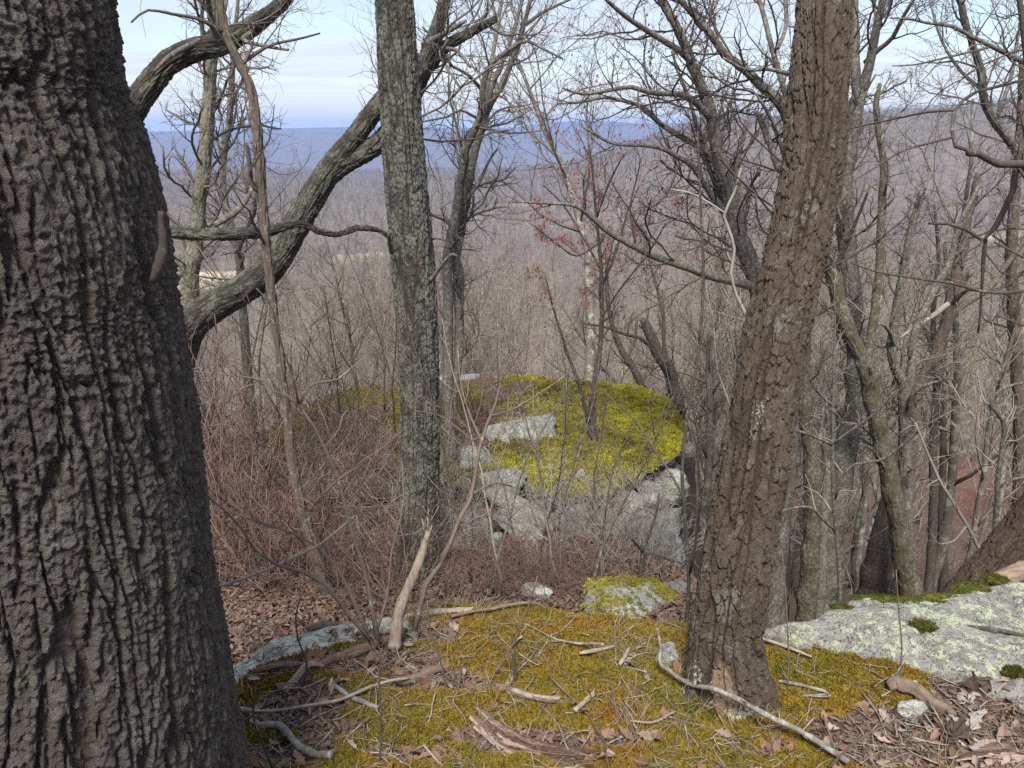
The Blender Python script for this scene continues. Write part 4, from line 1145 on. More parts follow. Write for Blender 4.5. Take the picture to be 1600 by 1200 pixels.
r9, tips9 = T('sapling', 'slim two stemmed sapling growing out of the bright yellow moss', 10.3,
  [('trunk', [(928, 694, 12), (925, 633, 10), (929, 600, 9), (937, 550, 8), (940, 500, 7), (940, 440, 6), (936, 380, 5), (930, 320, 4), (925, 260, 3), (920, 225, 2)], 0),
   ('stem', [(926, 688, 9), (919, 660, 8), (911, 625, 7), (902, 592, 6), (890, 562, 5), (880, 530, 4), (864, 480, 3), (852, 430, 2)], -.3),
   ('limb', [(940, 450, 4), (960, 400, 4), (975, 350, 3), (990, 300, 2)], .4),
   ('limb', [(938, 420, 4), (905, 360, 3), (880, 320, 3), (850, 290, 2)], .3),
   ('limb', [(933, 340, 3), (950, 290, 3), (975, 240, 2)], -.4),
   ('limb', [(938, 500, 4), (970, 450, 3), (1010, 400, 3), (1040, 350, 2)], -.3),
   ('limb', [(936, 380, 3), (900, 400, 3), (870, 380, 2), (830, 350, 2)], -.6)], M_DARK, dict(d1=3.5, l1=(.35, .9), k2=4, k3=3, tt=.4, rmin=.0024), M_TWIGD)
T('slim_tree', 'dark broken topped trunk leaning behind the end of the mossy outcrop', 13.0,
  [('trunk', [(1088, 900, 26), (1080, 810, 25), (1070, 700, 24), (1058, 630, 22), (1047, 583, 20), (1027, 550, 18), (1010, 508, 15), (1003, 498, 9)], 0),
   ('limb', [(1022, 545, 8), (1000, 528, 6), (975, 522, 5), (950, 512, 4), (910, 505, 3)], -.5),
   ('limb', [(1045, 575, 6), (1037, 540, 6), (1037, 500, 6), (1027, 450, 5), (1015, 410, 4), (1008, 360, 3)], .6)], M_DARK, dict(d1=1.8, l1=(.4, 1.0), k2=4, k3=3), M_TWIGD)
T('slim_tree', 'dark thin trunk leaning at the far rim of the outcrop', 14.6,
  [('trunk', [(1012, 640, 13), (1003, 603, 12), (985, 567, 11), (970, 545, 10), (955, 500, 8), (948, 450, 6), (950, 400, 4)], 0),
   ('limb', [(980, 560, 6), (992, 530, 5), (996, 490, 4)], .4)], M_DARK, dict(d1=1.8, l1=(.4, 1.2), k2=4, k3=3, rmin=.003))
spS = dict(d1=3.4, l1=(.6, 1.9), k2=6, k3=5, tt=.6, rmin=.0019, rmax=.011)
r11, tips11 = T('spreading_tree', 'spreading bare tree beside the blocky brown trunk, limbs reaching over the outcrop', 9.2,
  [('trunk', [(1215, 640, 34), (1200, 520, 31), (1180, 435, 28), (1150, 356, 25), (1131, 270, 22), (1120, 225, 21), (1109, 172, 18), (1086, 112, 15), (1064, 56, 13), (1041, 15, 11), (1015, -40, 9)], 0),
   ('limb', [(1082, 100, 11), (1060, 78, 10), (1037, 64, 9), (1000, 41, 8), (970, 20, 7), (940, -8, 5)], -.8),
   ('limb', [(1112, 188, 12), (1092, 165, 11), (1075, 151, 10), (1050, 146, 9), (1035, 147, 9), (1010, 143, 8), (985, 136, 7), (947, 142, 6), (910, 147, 5), (880, 138, 3)], -1.0),
   ('limb', [(1126, 262, 12), (1100, 235, 10), (1065, 214, 9), (1030, 192, 8), (1005, 167, 7), (975, 158, 6), (947, 152, 5), (905, 160, 4), (870, 162, 3)], .6),
   ('limb', [(1136, 345, 10), (1125, 320, 10), (1112, 307, 10), (1095, 278, 9), (1080, 258, 8), (1060, 246, 7), (1035, 232, 7), (1005, 227, 6), (960, 225, 5), (930, 210, 4), (908, 196, 3)], -.5),
   ('limb', [(1195, 452, 16), (1165, 444, 15), (1140, 438, 14), (1110, 432, 13), (1080, 420, 13), (1050, 410, 12), (1020, 400, 11), (985, 382, 10), (950, 362, 9), (930, 345, 8), (900, 322, 6), (860, 318, 5), (800, 315, 3)], -1.2),
   ('limb', [(1168, 395, 8), (1161, 375, 8), (1130, 320, 8), (1108, 260, 8), (1090, 202, 7), (1079, 161, 6), (1064, 124, 5), (1050, 80, 4)], .6),
   ('stem', [(1195, 470, 16), (1185, 431, 15), (1170, 400, 14), (1160, 370, 12), (1158, 320, 10), (1150, 270, 9), (1160, 220, 7), (1172, 160, 5)], .9)], M_GREY, spS, M_TWIGD)
T('spreading_tree', 'bare tree mostly hidden by the blocky brown trunk, one limb arching over it', 8.2,
  [('trunk', [(1232, 700, 26), (1240, 560, 24), (1250, 420, 22), (1248, 300, 20), (1236, 200, 17), (1221, 165, 15), (1204, 146, 14), (1187, 131, 14), (1161, 105, 13), (1135, 88, 11), (1112, 56, 10), (1086, 26, 8), (1056, -8, 7)], 0),
   ('limb', [(1232, 115, 7), (1200, 108, 6), (1165, 109, 6), (1130, 90, 3)], -.2),
   ('limb', [(1240, 200, 8), (1222, 130, 8), (1205, 70, 8), (1192, 20, 7), (1180, -20, 6)], .6),
   ('limb', [(1236, 280, 9), (1216, 262, 10), (1205, 230, 10), (1195, 205, 10), (1186, 180, 9), (1178, 172, 5)], .3),
   ('limb', [(1238, 300, 8), (1215, 210, 6), (1190, 160, 5), (1180, 145, 3)], -.3),
   ('limb', [(1215, 75, 7), (1228, 40, 6), (1225, -20, 5)], .8)], M_GREY, spS, M_TWIGD)
T('tall_tree', 'tall grey lichened trunk forking high just right of the blocky brown trunk', 11.6,
  [('trunk', [(1290, 915, 48), (1296, 860, 44), (1303, 800, 40), (1316, 733, 36), (1332, 650, 31), (1337, 558, 29), (1330, 446, 28), (1322, 375, 27), (1319, 300, 26), (1330, 210, 24), (1337, 165, 24), (1345, 140, 20)], 0),
   ('limb', [(1340, 155, 15), (1337, 112, 15), (1335, 37, 14), (1333, -30, 12)], .3),
   ('limb', [(1343, 148, 16), (1356, 109, 15), (1367, 56, 13), (1380, 0, 11), (1392, -50, 9)], -.4),
   ('limb', [(1352, 98, 9), (1372, 78, 8), (1394, 60, 7), (1409, 30, 6), (1431, -6, 5)], -.8),
   ('limb', [(1322, 360, 10), (1302, 320, 8), (1290, 280, 6), (1285, 240, 5)], .4)], M_GREY, dict(d1=3.4, l1=(.5, 1.7), k2=6, k3=5, tt=.35, rmin=.002))
T('forked_tree', 'mossy forked trunk leaning, third thick stem from the blocky brown trunk', 10.8,
  [('trunk', [(1422, 925, 36), (1416, 896, 33), (1403, 817, 30), (1391, 754, 29), (1378, 692, 28), (1366, 642, 27), (1353, 575, 26), (1337, 542, 25), (1320, 504, 24), (1307, 454, 22), (1292, 404, 20), (1280, 360, 18), (1262, 300, 16), (1250, 200, 12)], 0),
   ('stem', [(1352, 572, 18), (1357, 545, 16), (1362, 517, 14), (1370, 454, 13), (1374, 420, 12), (1377, 337, 12), (1381, 262, 11), (1373, 210, 10), (1369, 165, 9), (1375, 130, 6)], .3),
   ('limb', [(1376, 225, 5), (1384, 195, 4), (1392, 180, 2)], .2),
   ('limb', [(1300, 430, 8), (1320, 390, 6), (1340, 340, 5), (1360, 290, 4)], -.6)], M_MOSSBARK, dict(d1=2.4, l1=(.3, 1.0), k2=5, k3=4, tt=.4))
T('forked_tree', 'grey tree dividing into several lichen streaked stems right of the mossy forked trunk', 11.4,
  [('trunk', [(1412, 880, 26), (1414, 820, 24), (1414, 762, 21), (1414, 700, 19), (1413, 640, 17), (1410, 600, 15), (1399, 575, 14), (1393, 540, 14), (1399, 496, 14), (1409, 442, 13), (1416, 400, 12), (1426, 350, 10), (1440, 300, 8)], 0),
   ('stem', [(1414, 650, 14), (1418, 610, 14), (1424, 575, 13), (1428, 525, 12), (1445, 483, 11), (1466, 442, 11), (1487, 400, 10), (1500, 350, 8), (1530, 290, 6)], .6),
   ('limb', [(1416, 660, 9), (1424, 620, 9), (1434, 608, 8), (1452, 600, 5), (1490, 590, 3)], -.6),
   ('limb', [(1400, 545, 7), (1390, 520, 6), (1380, 507, 5), (1362, 508, 3)], -.5)], M_GREY, dict(d1=2.6, l1=(.3, 1.0), k2=5, k3=4, tt=.45))
T('slim_tree', 'dark brown slanting trunk with a side limb, right of the divided grey tree', 12.6,
  [('trunk', [(1410, 820, 24), (1420, 740, 22), (1424, 690, 20), (1432, 620, 20), (1445, 587, 19), (1462, 554, 18), (1474, 517, 18), (1487, 475, 18), (1495, 425, 16), (1503, 395, 14), (1515, 330, 11), (1530, 270, 8)], 0),
   ('limb', [(1478, 505, 12), (1500, 480, 11), (1520, 467, 11), (1549, 446, 10), (1574, 412, 9), (1600, 376, 8), (1640, 320, 6)], .5),
   ('limb', [(1484, 480, 8), (1508, 455, 6), (1530, 450, 4)], -.5)], M_BROWN, dict(d1=2.0, l1=(.4, 1.2), k2=5, k3=4))
T('leaning_tree', 'short dark leaning trunk crossing behind the mossy forked trunk', 12.2,
  [('trunk', [(1362, 935, 50), (1370, 896, 46), (1378, 837, 34), (1387, 783, 20), (1396, 740, 12), (1410, 690, 8)], 0)], M_DARK, dict(d1=1.2, l1=(.3, .7), k2=3, k3=3), M_TWIGD)
T('slim_tree', 'dark mossy trunk close behind the blocky brown trunk', 9.6,
  [('trunk', [(1262, 930, 30), (1266, 860, 28), (1270, 796, 26), (1270, 754, 26), (1266, 692, 26), (1257, 633, 25), (1253, 575, 24), (1256, 500, 22), (1262, 420, 20), (1268, 320, 16), (1276, 200, 12)], 0)], M_MOSSBARK, dict(d1=1.2, l1=(.3, 1.0), k2=4, k3=4))
T('slim_tree', 'thin dark stem at the very edge of the blocky brown trunk', 10.2,
  [('trunk', [(1226, 925, 17), (1228, 817, 16), (1232, 754, 16), (1232, 670, 15), (1236, 560, 12), (1242, 450, 9)], 0)], M_DARK, dict(d1=.8, l1=(.3, .8), k2=4, k3=3))
T('broken_snag', 'short broken snag with bright pale lichen beside the tall grey trunk', 11.0,
  [('trunk', [(1283, 915, 18), (1285, 860, 16), (1288, 800, 15), (1292, 755, 15), (1296, 722, 9)], 0)], M_GREEN)
T('slim_tree', 'thin dark trunk, nearer of two side by side, before the leaning reddish trunk', 14.0,
  [('trunk', [(1452, 915, 15), (1456, 850, 14), (1459, 780, 13), (1458, 700, 12), (1463, 600, 10), (1458, 500, 8), (1466, 400, 6), (1460, 320, 4)], 0)], M_DARK, dict(d1=2.2, l1=(.4, 1.2), k2=5, k3=3))
T('slim_tree', 'thin dark trunk, farther of two side by side, before the leaning reddish trunk', 15.5,
  [('trunk', [(1474, 915, 16), (1472, 850, 14), (1470, 790, 12), (1474, 700, 10), (1470, 600, 9), (1480, 480, 7), (1476, 380, 5)], 0)], M_DARK, dict(d1=2.2, l1=(.4, 1.2), k2=5, k3=3))
T('slim_tree', 'straight brownish trunk by the photo edge above the leaning reddish trunk', 13.0,
  [('trunk', [(1592, 800, 19), (1593, 650, 18), (1588, 560, 18), (1583, 480, 18), (1580, 400, 17), (1586, 300, 15), (1594, 200, 12), (1598, 100, 10)], 0),
   ('limb', [(1588, 540, 6), (1572, 570, 5), (1560, 620, 4), (1550, 650, 2)], -.4)], M_BROWN, dict(d1=1.8, l1=(.4, 1.2), k2=5, k3=3))
T('sapling', 'crooked bare sapling rising beside the leaning reddish trunk', 7.6,
  [('trunk', [(1553, 850, 9), (1557, 800, 8), (1560, 740, 8), (1570, 671, 8), (1563, 650, 8), (1549, 633, 7), (1548, 622, 6), (1570, 605, 5), (1600, 598, 4)], 0),
   ('limb', [(1560, 765, 6), (1575, 752, 6), (1600, 745, 5), (1640, 735, 4)], .3)], M_GREY, dict(d1=2.5, l1=(.3, .8), k2=4, k3=3, tt=.3), M_TWIGG)
T('overhanging_tree', 'dark crooked boughs reaching in from the photo edge, one with a broken end', 5.2,
  [('trunk', [(1700, 900, 40), (1680, 650, 34), (1660, 420, 28), (1640, 300, 22), (1622, 230, 16), (1612, 150, 12), (1600, 60, 9), (1590, -40, 8)], 0),
   ('bare_limb', [(1640, 300, 14), (1612, 262, 13), (1590, 256, 12), (1562, 257, 11), (1540, 247, 10), (1522, 236, 11), (1514, 238, 12)], -.2),
   ('limb', [(1625, 245, 11), (1600, 235, 10), (1589, 262, 9), (1579, 311, 9), (1562, 337, 9), (1551, 364, 8), (1536, 376, 7), (1515, 362, 6), (1499, 352, 6), (1470, 348, 5), (1450, 349, 4)], .4),
   ('limb', [(1540, 374, 6), (1537, 400, 7), (1534, 446, 5), (1532, 490, 4), (1528, 520, 3)], (.3, .1)),
   ('limb', [(1520, 237, 7), (1502, 240, 7), (1490, 222, 6), (1487, 205, 6), (1492, 172, 6), (1520, 146, 5), (1560, 135, 5), (1610, 122, 4)], (-.2, .5)),
   ('limb', [(1492, 172, 5), (1450, 175, 4), (1400, 185, 4), (1350, 196, 3), (1310, 205, 2)], (.0, .6)),
   ('limb', [(1487, 215, 4), (1450, 224, 4), (1410, 236, 3), (1370, 260, 3), (1330, 285, 2)], (-.2, -.4)),
   ('bare_limb', [(1640, 452, 6), (1599, 454, 6), (1565, 458, 6), (1528, 454, 5), (1490, 443, 5), (1445, 437, 4), (1400, 430, 4), (1362, 423, 3), (1325, 408, 2)], -.5)], M_DARK, dict(d1=3.2, l1=(.3, .9), k2=4, k3=3, tt=.5, rmin=.0017, rmax=.007, up=-.02), M_TWIGD)
T('overhanging_tree', 'bare tree top at the upper photo corner, branches sloping down', 7.2,
  [('trunk', [(1690, 620, 26), (1660, 420, 22), (1620, 300, 16), (1598, 260, 13), (1585, 232, 12), (1555, 191, 11), (1536, 150, 10), (1532, 105, 10), (1510, 41, 9), (1499, 0, 8), (1485, -60, 7)], 0),
   ('limb', [(1680, 160, 9), (1640, 120, 8), (1600, 97, 8), (1555, 75, 7), (1520, 58, 6), (1487, 41, 6), (1450, 36, 5), (1424, 30, 4), (1390, 28, 2)], -.6),
   ('limb', [(1545, 74, 4), (1525, 79, 4), (1495, 86, 4), (1461, 94, 3), (1430, 101, 3), (1394, 103, 2)], (-.3, -.3)),
   ('limb', [(1555, 190, 7), (1580, 120, 6), (1590, 60, 5), (1610, -20, 4)], .8),
   ('limb', [(1534, 140, 6), (1500, 110, 5), (1470, 60, 4), (1450, -10, 3)], .6)], M_GREY, dict(d1=3.6, l1=(.4, 1.2), k2=5, k3=4, tt=.5, rmin=.0022, rmax=.008))
T('vine_stem', 'thin black upright stem standing left of the blocky brown trunk', 3.9,
  [('trunk', [(1072, 985, 7), (1076, 900, 6), (1070, 800, 6), (1066, 740, 6), (1071, 677, 6), (1077, 630, 5.5), (1087, 580, 5), (1096, 505, 5), (1099, 430, 5), (1097, 380, 4.5), (1096, 337, 4), (1092, 260, 4), (1090, 205, 3)], .3),
   ('limb', [(1067, 775, 4), (1045, 735, 4), (1020, 700, 4), (1000, 668, 3), (975, 640, 3), (940, 610, 2)], .5),
   ('limb', [(1078, 895, 5), (1088, 840, 4), (1094, 770, 4), (1090, 710, 3), (1098, 660, 2)], -.2),
   ('limb', [(1088, 575, 3), (1065, 555, 2.5), (1035, 535, 2)], .3)], M_DARK, dict(d1=1.6, l1=(.2, .5), k2=3, k3=2, rmin=.0012, rmax=.003), M_TWIGD, cat='sapling')
T('vine_stem', 'pale twisting vine hanging against the spreading bare tree', 8.0,
  [('trunk', [(1172, 506, 6), (1160, 480, 6), (1150, 460, 5), (1142, 425, 5), (1148, 395, 5), (1142, 367, 5), (1133, 345, 5), (1132, 332, 5), (1146, 305, 4), (1152, 285, 4), (1158, 262, 3)], 0),
   ('bare_limb', [(1133, 333, 3), (1110, 318, 3), (1080, 302, 3), (1048, 296, 3)], .3)], M_TWIGG, cat='vine', to_ground=False)
T('sapling', 'small dark forked sapling standing in front of the low mossy rock', 5.6,
  [('trunk', [(990, 958, 9), (998, 920, 9), (1003, 880, 8), (1006, 855, 7), (1014, 835, 5), (1026, 800, 4), (1030, 770, 3)], 0),
   ('limb', [(1005, 862, 5), (996, 852, 4), (985, 840, 3)], -.2),
   ('limb', [(1004, 864, 5), (1025, 866, 4), (1050, 876, 4), (1075, 882, 3)], .2)], M_DARK, dict(d1=3, l1=(.2, .5), k2=3, k3=3, rmin=.0014), M_TWIGD)
T('sapling', 'pale whorled sapling with arching twigs in front of the tall grey trunk', 7.4,
  [('trunk', [(1312, 935, 7), (1306, 820, 7), (1302, 760, 6.5), (1301, 695, 6.5), (1302, 602, 5), (1305, 509, 3), (1304, 440, 2)], 0),
   ('limb', [(1301, 695, 5), (1265, 679, 4.5), (1239, 672, 4), (1205, 668, 3)], -.3),
   ('limb', [(1301, 694, 5), (1336, 668, 4.5), (1367, 646, 4), (1400, 610, 3)], -.3),
   ('limb', [(1302, 690, 4), (1292, 640, 4), (1290, 570, 3)], .2),
   ('limb', [(1304, 780, 5), (1327, 730, 5), (1376, 719, 5), (1411, 695, 5), (1442, 668, 4), (1490, 640, 3)], -.5),
   ('limb', [(1306, 830, 5), (1283, 808, 5), (1270, 794, 5), (1248, 792, 4), (1208, 803, 3)], -.3)], M_GREY, dict(d1=2.2, l1=(.2, .6), k2=4, k3=3, rmin=.0014, tt=.5), M_TWIGG)
T('sapling', 'pale dead stem leaning left in front of two thin dark trunks', 7.0,
  [('trunk', [(1545, 915, 6), (1526, 850, 6), (1491, 788, 5), (1469, 752, 5), (1448, 705, 4), (1430, 660, 3)], 0),
   ('limb', [(1510, 822, 4), (1490, 845, 3), (1470, 850, 2)], -.3)], M_TWIGG, dict(d1=3, l1=(.2, .5), k2=4, k3=3, rmin=.0013, tt=.2), M_TWIGG)
wb, wr = trace([(1482, 474, 8), (1462, 490, 8), (1442, 503, 7), (1424, 515, 6), (1406, 528, 3)], 11.9, -.2)
cb_, rb_ = smooth_tube(wb, wr, .10, n=16); b = MB(); b.tubes(cb_[None], rb_[None], 8)
tag(b.build('dead_branch', plain_mat('white_dead_wood', (0.22, 0.19, 0.165), (0.38, 0.345, 0.31), 20, bump=.004), loc=tuple(wb[0])), 'white barkless broken branch caught on the dark brown slanting trunk', 'branch')
# pinkish shrubs at the ledge crest
spR = dict(d1=2.8, l1=(.25, .65), k2=4, k3=3, rmin=.0012, rmax=.0035, tt=.3)
T('bare_shrub', 'pinkish brown multi stemmed shrub on the ledge crest before the leaf litter', 3.15,
  [('stem', [(579, 1000, 9.0), (555, 971, 8.2), (525, 934, 7.5), (495, 900, 6.8), (450, 890, 6.0), (405, 866, 5.2), (386, 840, 5.2), (371, 814, 4.5), (340, 788, 3.8), (312, 768, 3.0)], -.1),
   ('stem', [(578, 995, 7.5), (562, 960, 6.8), (540, 911, 6.0), (521, 877, 6.0), (502, 859, 5.2), (457, 832, 4.5), (405, 817, 3.8), (360, 799, 3.0), (330, 790, 2.2)], .4),
   ('stem', [(590, 998, 9.0), (579, 937, 7.5), (574, 911, 6.8), (559, 855, 6.8), (544, 814, 6.0), (536, 775, 6.0), (527, 747, 6.0), (503, 690, 6.0), (487, 660, 5.2), (467, 633, 5.2)], .3),
   ('limb', [(467, 634, 4.5), (457, 620, 4.5), (433, 617, 3.8), (424, 600, 3.0), (400, 592, 3.0), (367, 587, 2.2), (320, 582, 2.2), (287, 580, 1.5)], (.3, .3)),
   ('limb', [(467, 633, 4.5), (483, 603, 3.8), (507, 597, 3.8), (527, 593, 3.0), (555, 570, 2.2), (575, 555, 1.5)], (.3, .2)),
   ('limb', [(466, 632, 3.8), (458, 590, 3.0), (440, 540, 2.2), (425, 480, 2.2), (400, 450, 1.5)], (.3, -.2)),
   ('limb', [(507, 700, 3.8), (530, 670, 3.0), (535, 650, 3.0), (545, 640, 2.2)], (.3, .2)),
   ('stem', [(585, 996, 6.0), (605, 930, 4.5), (612, 860, 3.8), (630, 790, 3.0), (628, 720, 2.2)], .5)], M_STEMR, spR, M_TWIGR, cat='shrub', to_ground=False)
T('bare_shrub', 'tall thin brown shrub leaning right of the pale broken stump', 3.25,
  [('stem', [(648, 985, 9.0), (652, 965, 9.0), (660, 930, 8.2), (675, 892, 8.2), (694, 874, 8.2), (705, 844, 7.5), (720, 806, 7.5), (735, 780, 6.8), (740, 755, 6.0), (746, 720, 5.2), (751, 690, 5.2), (760, 665, 4.5), (773, 633, 3.8), (783, 600, 3.0), (782, 550, 2.2), (776, 490, 2.2), (770, 430, 1.5)], .4),
   ('limb', [(738, 772, 4.5), (752, 765, 3.8), (773, 755, 3.0), (800, 760, 2.2)], (.3, .3)),
   ('limb', [(752, 688, 3.8), (735, 650, 3.0), (720, 600, 2.2), (715, 540, 1.5)], (.3, .3)),
   ('limb', [(765, 650, 3.0), (800, 640, 3.0), (850, 610, 2.2), (900, 575, 1.5)], (.3, .5)),
   ('limb', [(668, 900, 5.2), (685, 870, 3.8), (680, 830, 3.0), (660, 790, 2.2)], (.1, -.2))], M_STEMR, spR, M_TWIGR, cat='shrub', to_ground=False)
b_root = thing('broken_stump', on_plane(619, 1003, ZL - .02), 'pale broken splintered stump between two pinkish shrubs on the crest', 'stump')
w_, r_ = trace([(617, 1012, 18), (621, 967, 17), (630, 937, 16), (649, 892, 13), (660, 862, 12), (667, 838, 10), (670, 822, 4)], 3.18, .15)
q = catmull(np.c_[w_, r_], 30); b = MB(); kk = 12
Pq, Rq = q[:, :3], q[:, 3]
b.tubes(Pq[None], (Rq * (1 + .10 * rng.normal(size=30)))[None], kk)
vv_ = b.v[0]; ai = np.arange(len(vv_)) % kk
vv_ += (Pq.repeat(kk, 0) - vv_) * (.28 * (perlin(ai * 1.7 + .5, np.arange(len(vv_)) // kk * .12, .5)))[:, None]
b.build('stump_wood', M_PALEW, b_root, loc=b_root.location)
b = MB()
for dx, l in ((-.010, .10), (.006, .15), (.015, .07)):
    p0 = w_[-2] + np.array([dx, 0, 0]); b.tubes(np.stack([p0, p0 + np.array([dx * .5, 0, l * .6]), p0 + np.array([dx, 0, l])])[None], np.array([[.006, .005, .001]]), 4)
b.build('splinters', M_PALEW, b_root, loc=b_root.location)

# hanging dead leaves on the two trees that keep some
def hang_leaves(tips, n, size, mat, root, rg, box=None):
    px, py = project(tips)
    t = tips if box is None else tips[(px > box[0]) & (px < box[2]) & (py > box[1]) & (py < box[3])]
    if len(t) == 0: return
    p = t[rg.integers(0, len(t), n)] + rg.normal(size=(n, 3)) * .02
    a = rg.random(n) * 6.28; s = size * rg.uniform(.6, 1.3, n)
    x = np.stack([np.cos(a), np.sin(a), rg.normal(size=n) * .3], 1) * (s * .32)[:, None]
    d = np.stack([rg.normal(size=n) * .4, rg.normal(size=n) * .4, -np.ones(n)], 1) * s[:, None]
    k = np.cross(x, d); k /= np.linalg.norm(k, axis=1, keepdims=True); k *= (s * .15)[:, None]
    V = np.stack([p, p + d * .4 + x + k, p + d, p + d * .45 - x + k, p + d * .5], 1)
    i = np.arange(n)[:, None] * 5
    b = MB(); b.add(V, t=np.concatenate([i + np.array([[0, 1, 4]]), i + np.array([[1, 2, 4]]), i + np.array([[2, 3, 4]]), i + np.array([[3, 0, 4]])]))
    o = b.build('dead_leaves', mat, root, loc=root.location); o['kind'] = 'stuff'
M_DEADLEAF = plain_mat('hanging_dead_leaf', (0.16, 0.055, 0.035), (0.26, 0.12, 0.08), 4, bump=0)
M_REDBUD = plain_mat('red_buds', (0.24, 0.075, 0.06), (0.32, 0.14, 0.11), 4, bump=0)
hang_leaves(tips9, 520, .036, M_DEADLEAF, r9, rng)
hang_leaves(tips9, 1500, .030, M_REDBUD, r9, rng, (780, 300, 1120, 480))
hang_leaves(tips11, 800, .028, M_REDBUD, r11, rng, (790, 190, 1120, 480))
hang_leaves(tips11, 500, .034, M_DEADLEAF, r11, rng, (790, 20, 1120, 300))
# ------------------------------------------------------------------ the bare woods on the slopes
def bare_tree_mb(seed, h, r0, k1, k2, k3, wt, sides=7, low=.30, lean=.25, m3=4):
    rg = np.random.default_rng(seed)
    n = 12; p = np.zeros(3); d = np.array([rg.normal() * lean * .4, rg.normal() * lean * .4, 1.0]); pts = [p]
    for i in range(n - 1):
        d = d + np.append(rg.normal(size=2) * .09, .05); d /= np.linalg.norm(d); p = p + d * h / (n - 1); pts.append(p)
    Pt = np.array(pts)[None]; Rt = (r0 * (1 - .85 * np.linspace(0, 1, n) ** .9))[None]
    tr, cr = MB(), MB()
    tr.tubes(Pt, Rt, sides)
    A, ra = spawn(Pt, Rt, k1, rg, low, 1.0, (25, 60), labs=(.20 * h, .42 * h), rr=.5, n=7, wig=.16, up=.10, taper=.25, rmin=wt)
    cr.tubes(A, ra, 4)
    B, rb = spawn(A, ra, k2, rg, .2, 1.0, (25, 60), lenr=(.35, .6), rr=.55, n=5, wig=.22, up=.07, taper=.4, rmin=wt)
    cr.tubes(B, rb, 3)
    if k3:
        C_, rc = spawn(B, rb, k3, rg, .2, 1.0, (25, 60), lenr=(.35, .65), rr=.65, n=m3, wig=.25, up=.05, taper=.5, rmin=wt * .8)
        cr.tubes(C_, rc, 3)
        tips = C_[:, -1]
    else: tips = B[:, -1]
    return tr, cr, tips
def wood_mats(name, c1, c2):
    m = NT(name); n = m.noise(.25, 3, .6); r = m.objrand()
    c = m.mix(m.ramp(n, (.3, 0.0), (.7, 1.0)), c1, c2)
    c = m.mix(m.ramp(r, (.5, 0.0), (1.0, .7)), c, tuple(q * 1.55 for q in c2)); c = m.mix(m.ramp(r, (0.0, .7), (.5, 0.0)), c, tuple(q * .5 for q in c1))
    m.color(c); m.b.inputs['Roughness'].default_value = 1.0; m.b.inputs['Specular IOR Level'].default_value = .1
    return m.m
M_WOODT = bark_mat('woods_trunk', (0.125, 0.107, 0.093), (0.205, 0.18, 0.157), amount=.55, lscale=4)
M_WOODC = wood_mats('woods_twigs', (0.17, 0.147, 0.122), (0.27, 0.24, 0.205))
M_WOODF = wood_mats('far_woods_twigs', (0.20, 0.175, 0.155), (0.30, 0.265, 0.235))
M_WOODY = wood_mats('budding_yellow_twigs', (0.24, 0.22, 0.11), (0.32, 0.29, 0.15))
M_WOODR = wood_mats('budding_red_twigs', (0.22, 0.09, 0.07), (0.30, 0.13, 0.09))

tp = []
for i in range(7):
    h = [10.5, 12, 9, 11, 7.5, 13, 8.5][i]
    tr, cr, tips = bare_tree_mb(200 + i, h, [.12, .15, .085, .13, .06, .16, .075][i], [14, 16, 13, 15, 12, 16, 13][i], 7, 6, .0068, low=[.3, .4, .22, .35, .15, .42, .2][i])
    tp.append((tr.mesh('trunk', M_WOODT), cr.mesh('crown', M_WOODC), h))
wk = []
def in_view(p, x0=235, x1=1640):
    px, py = project(p); return (px > x0) & (px < x1)
rgf = np.random.default_rng(77)
spots = []
tries = 0
while len(spots) < 235 and tries < 20000:
    tries += 1
    y = 12.5 + 68 * rgf.random() ** 1.25
    x = rgf.uniform(-.62, .74) * y
    px, py = project(np.array([x, y, float(H0(x, y)) + 4]))
    if not (235 < px < 1630): continue
    if y < 17 and x < 3.2 and (math.hypot(x - OC[0], y - OC[1]) < 4.6): continue
    if y < 22 and -1.8 < x < 3.4 and rgf.random() < .6: continue
    dmin = .9 + y * .012
    if any((x - a) ** 2 + (y - b) ** 2 < dmin * dmin for a, b in spots): continue
    spots.append((x, y))
spots.sort(key=lambda s: s[1])
BANDS = [(430, 'behind the thick leaning oak'), (600, 'left of the straight flaky trunk'), (760, 'behind the straight flaky trunk'), (900, 'above the boulder on the outcrop'), (1075, 'above the yellow end of the outcrop'),
         (1235, 'around the blocky brown trunk'), (1350, 'behind the tall grey lichened trunk'), (1470, 'behind the mossy forked trunk'), (9999, 'above the leaning reddish trunk')]
def band(px, bands=BANDS):
    return next(w for lim, w in bands if px < lim)
def zone(x, y, h, s):
    px, py = project(np.array([x, y, float(H0(x, y)) + 3]))
    size = 'tall' if h * s > 9.5 else 'short' if h * s < 6 else 'middling'
    row = 'nearest rows' if y < 24 else 'middle rows' if y < 46 else 'farthest rows'
    w = band(px)
    return f'{size} bare tree in the {row} {w}', f'{size} trees, {row}, {w}'
for i, (x, y) in enumerate(spots):
    k = int(rgf.integers(0, 7))
    trm, crm, h = tp[k]
    z = float(H(x, y))
    s = rgf.uniform(.72, 1.18)
    top = z + h * s
    lim = -1.0 - .11 * y if x < .10 * y else 6.0     # beyond the outcrop the tops stay under the ridge
    if top > lim: s = max(.42, (lim - z) / h * rgf.uniform(.8, 1.05))
    lab, grp = zone(x, y, h, s)
    root = thing('bare_tree', (x, y, z - .15), lab, 'tree', grp)
    root.scale = (s, s, s); root.rotation_euler = (rgf.normal() * .05, rgf.normal() * .05, rgf.random() * 6.28)
    for nm, me in (('trunk', trm), ('crown', crm)):
        o = bpy.data.objects.new(nm, me); COL.objects.link(o); o.parent = root

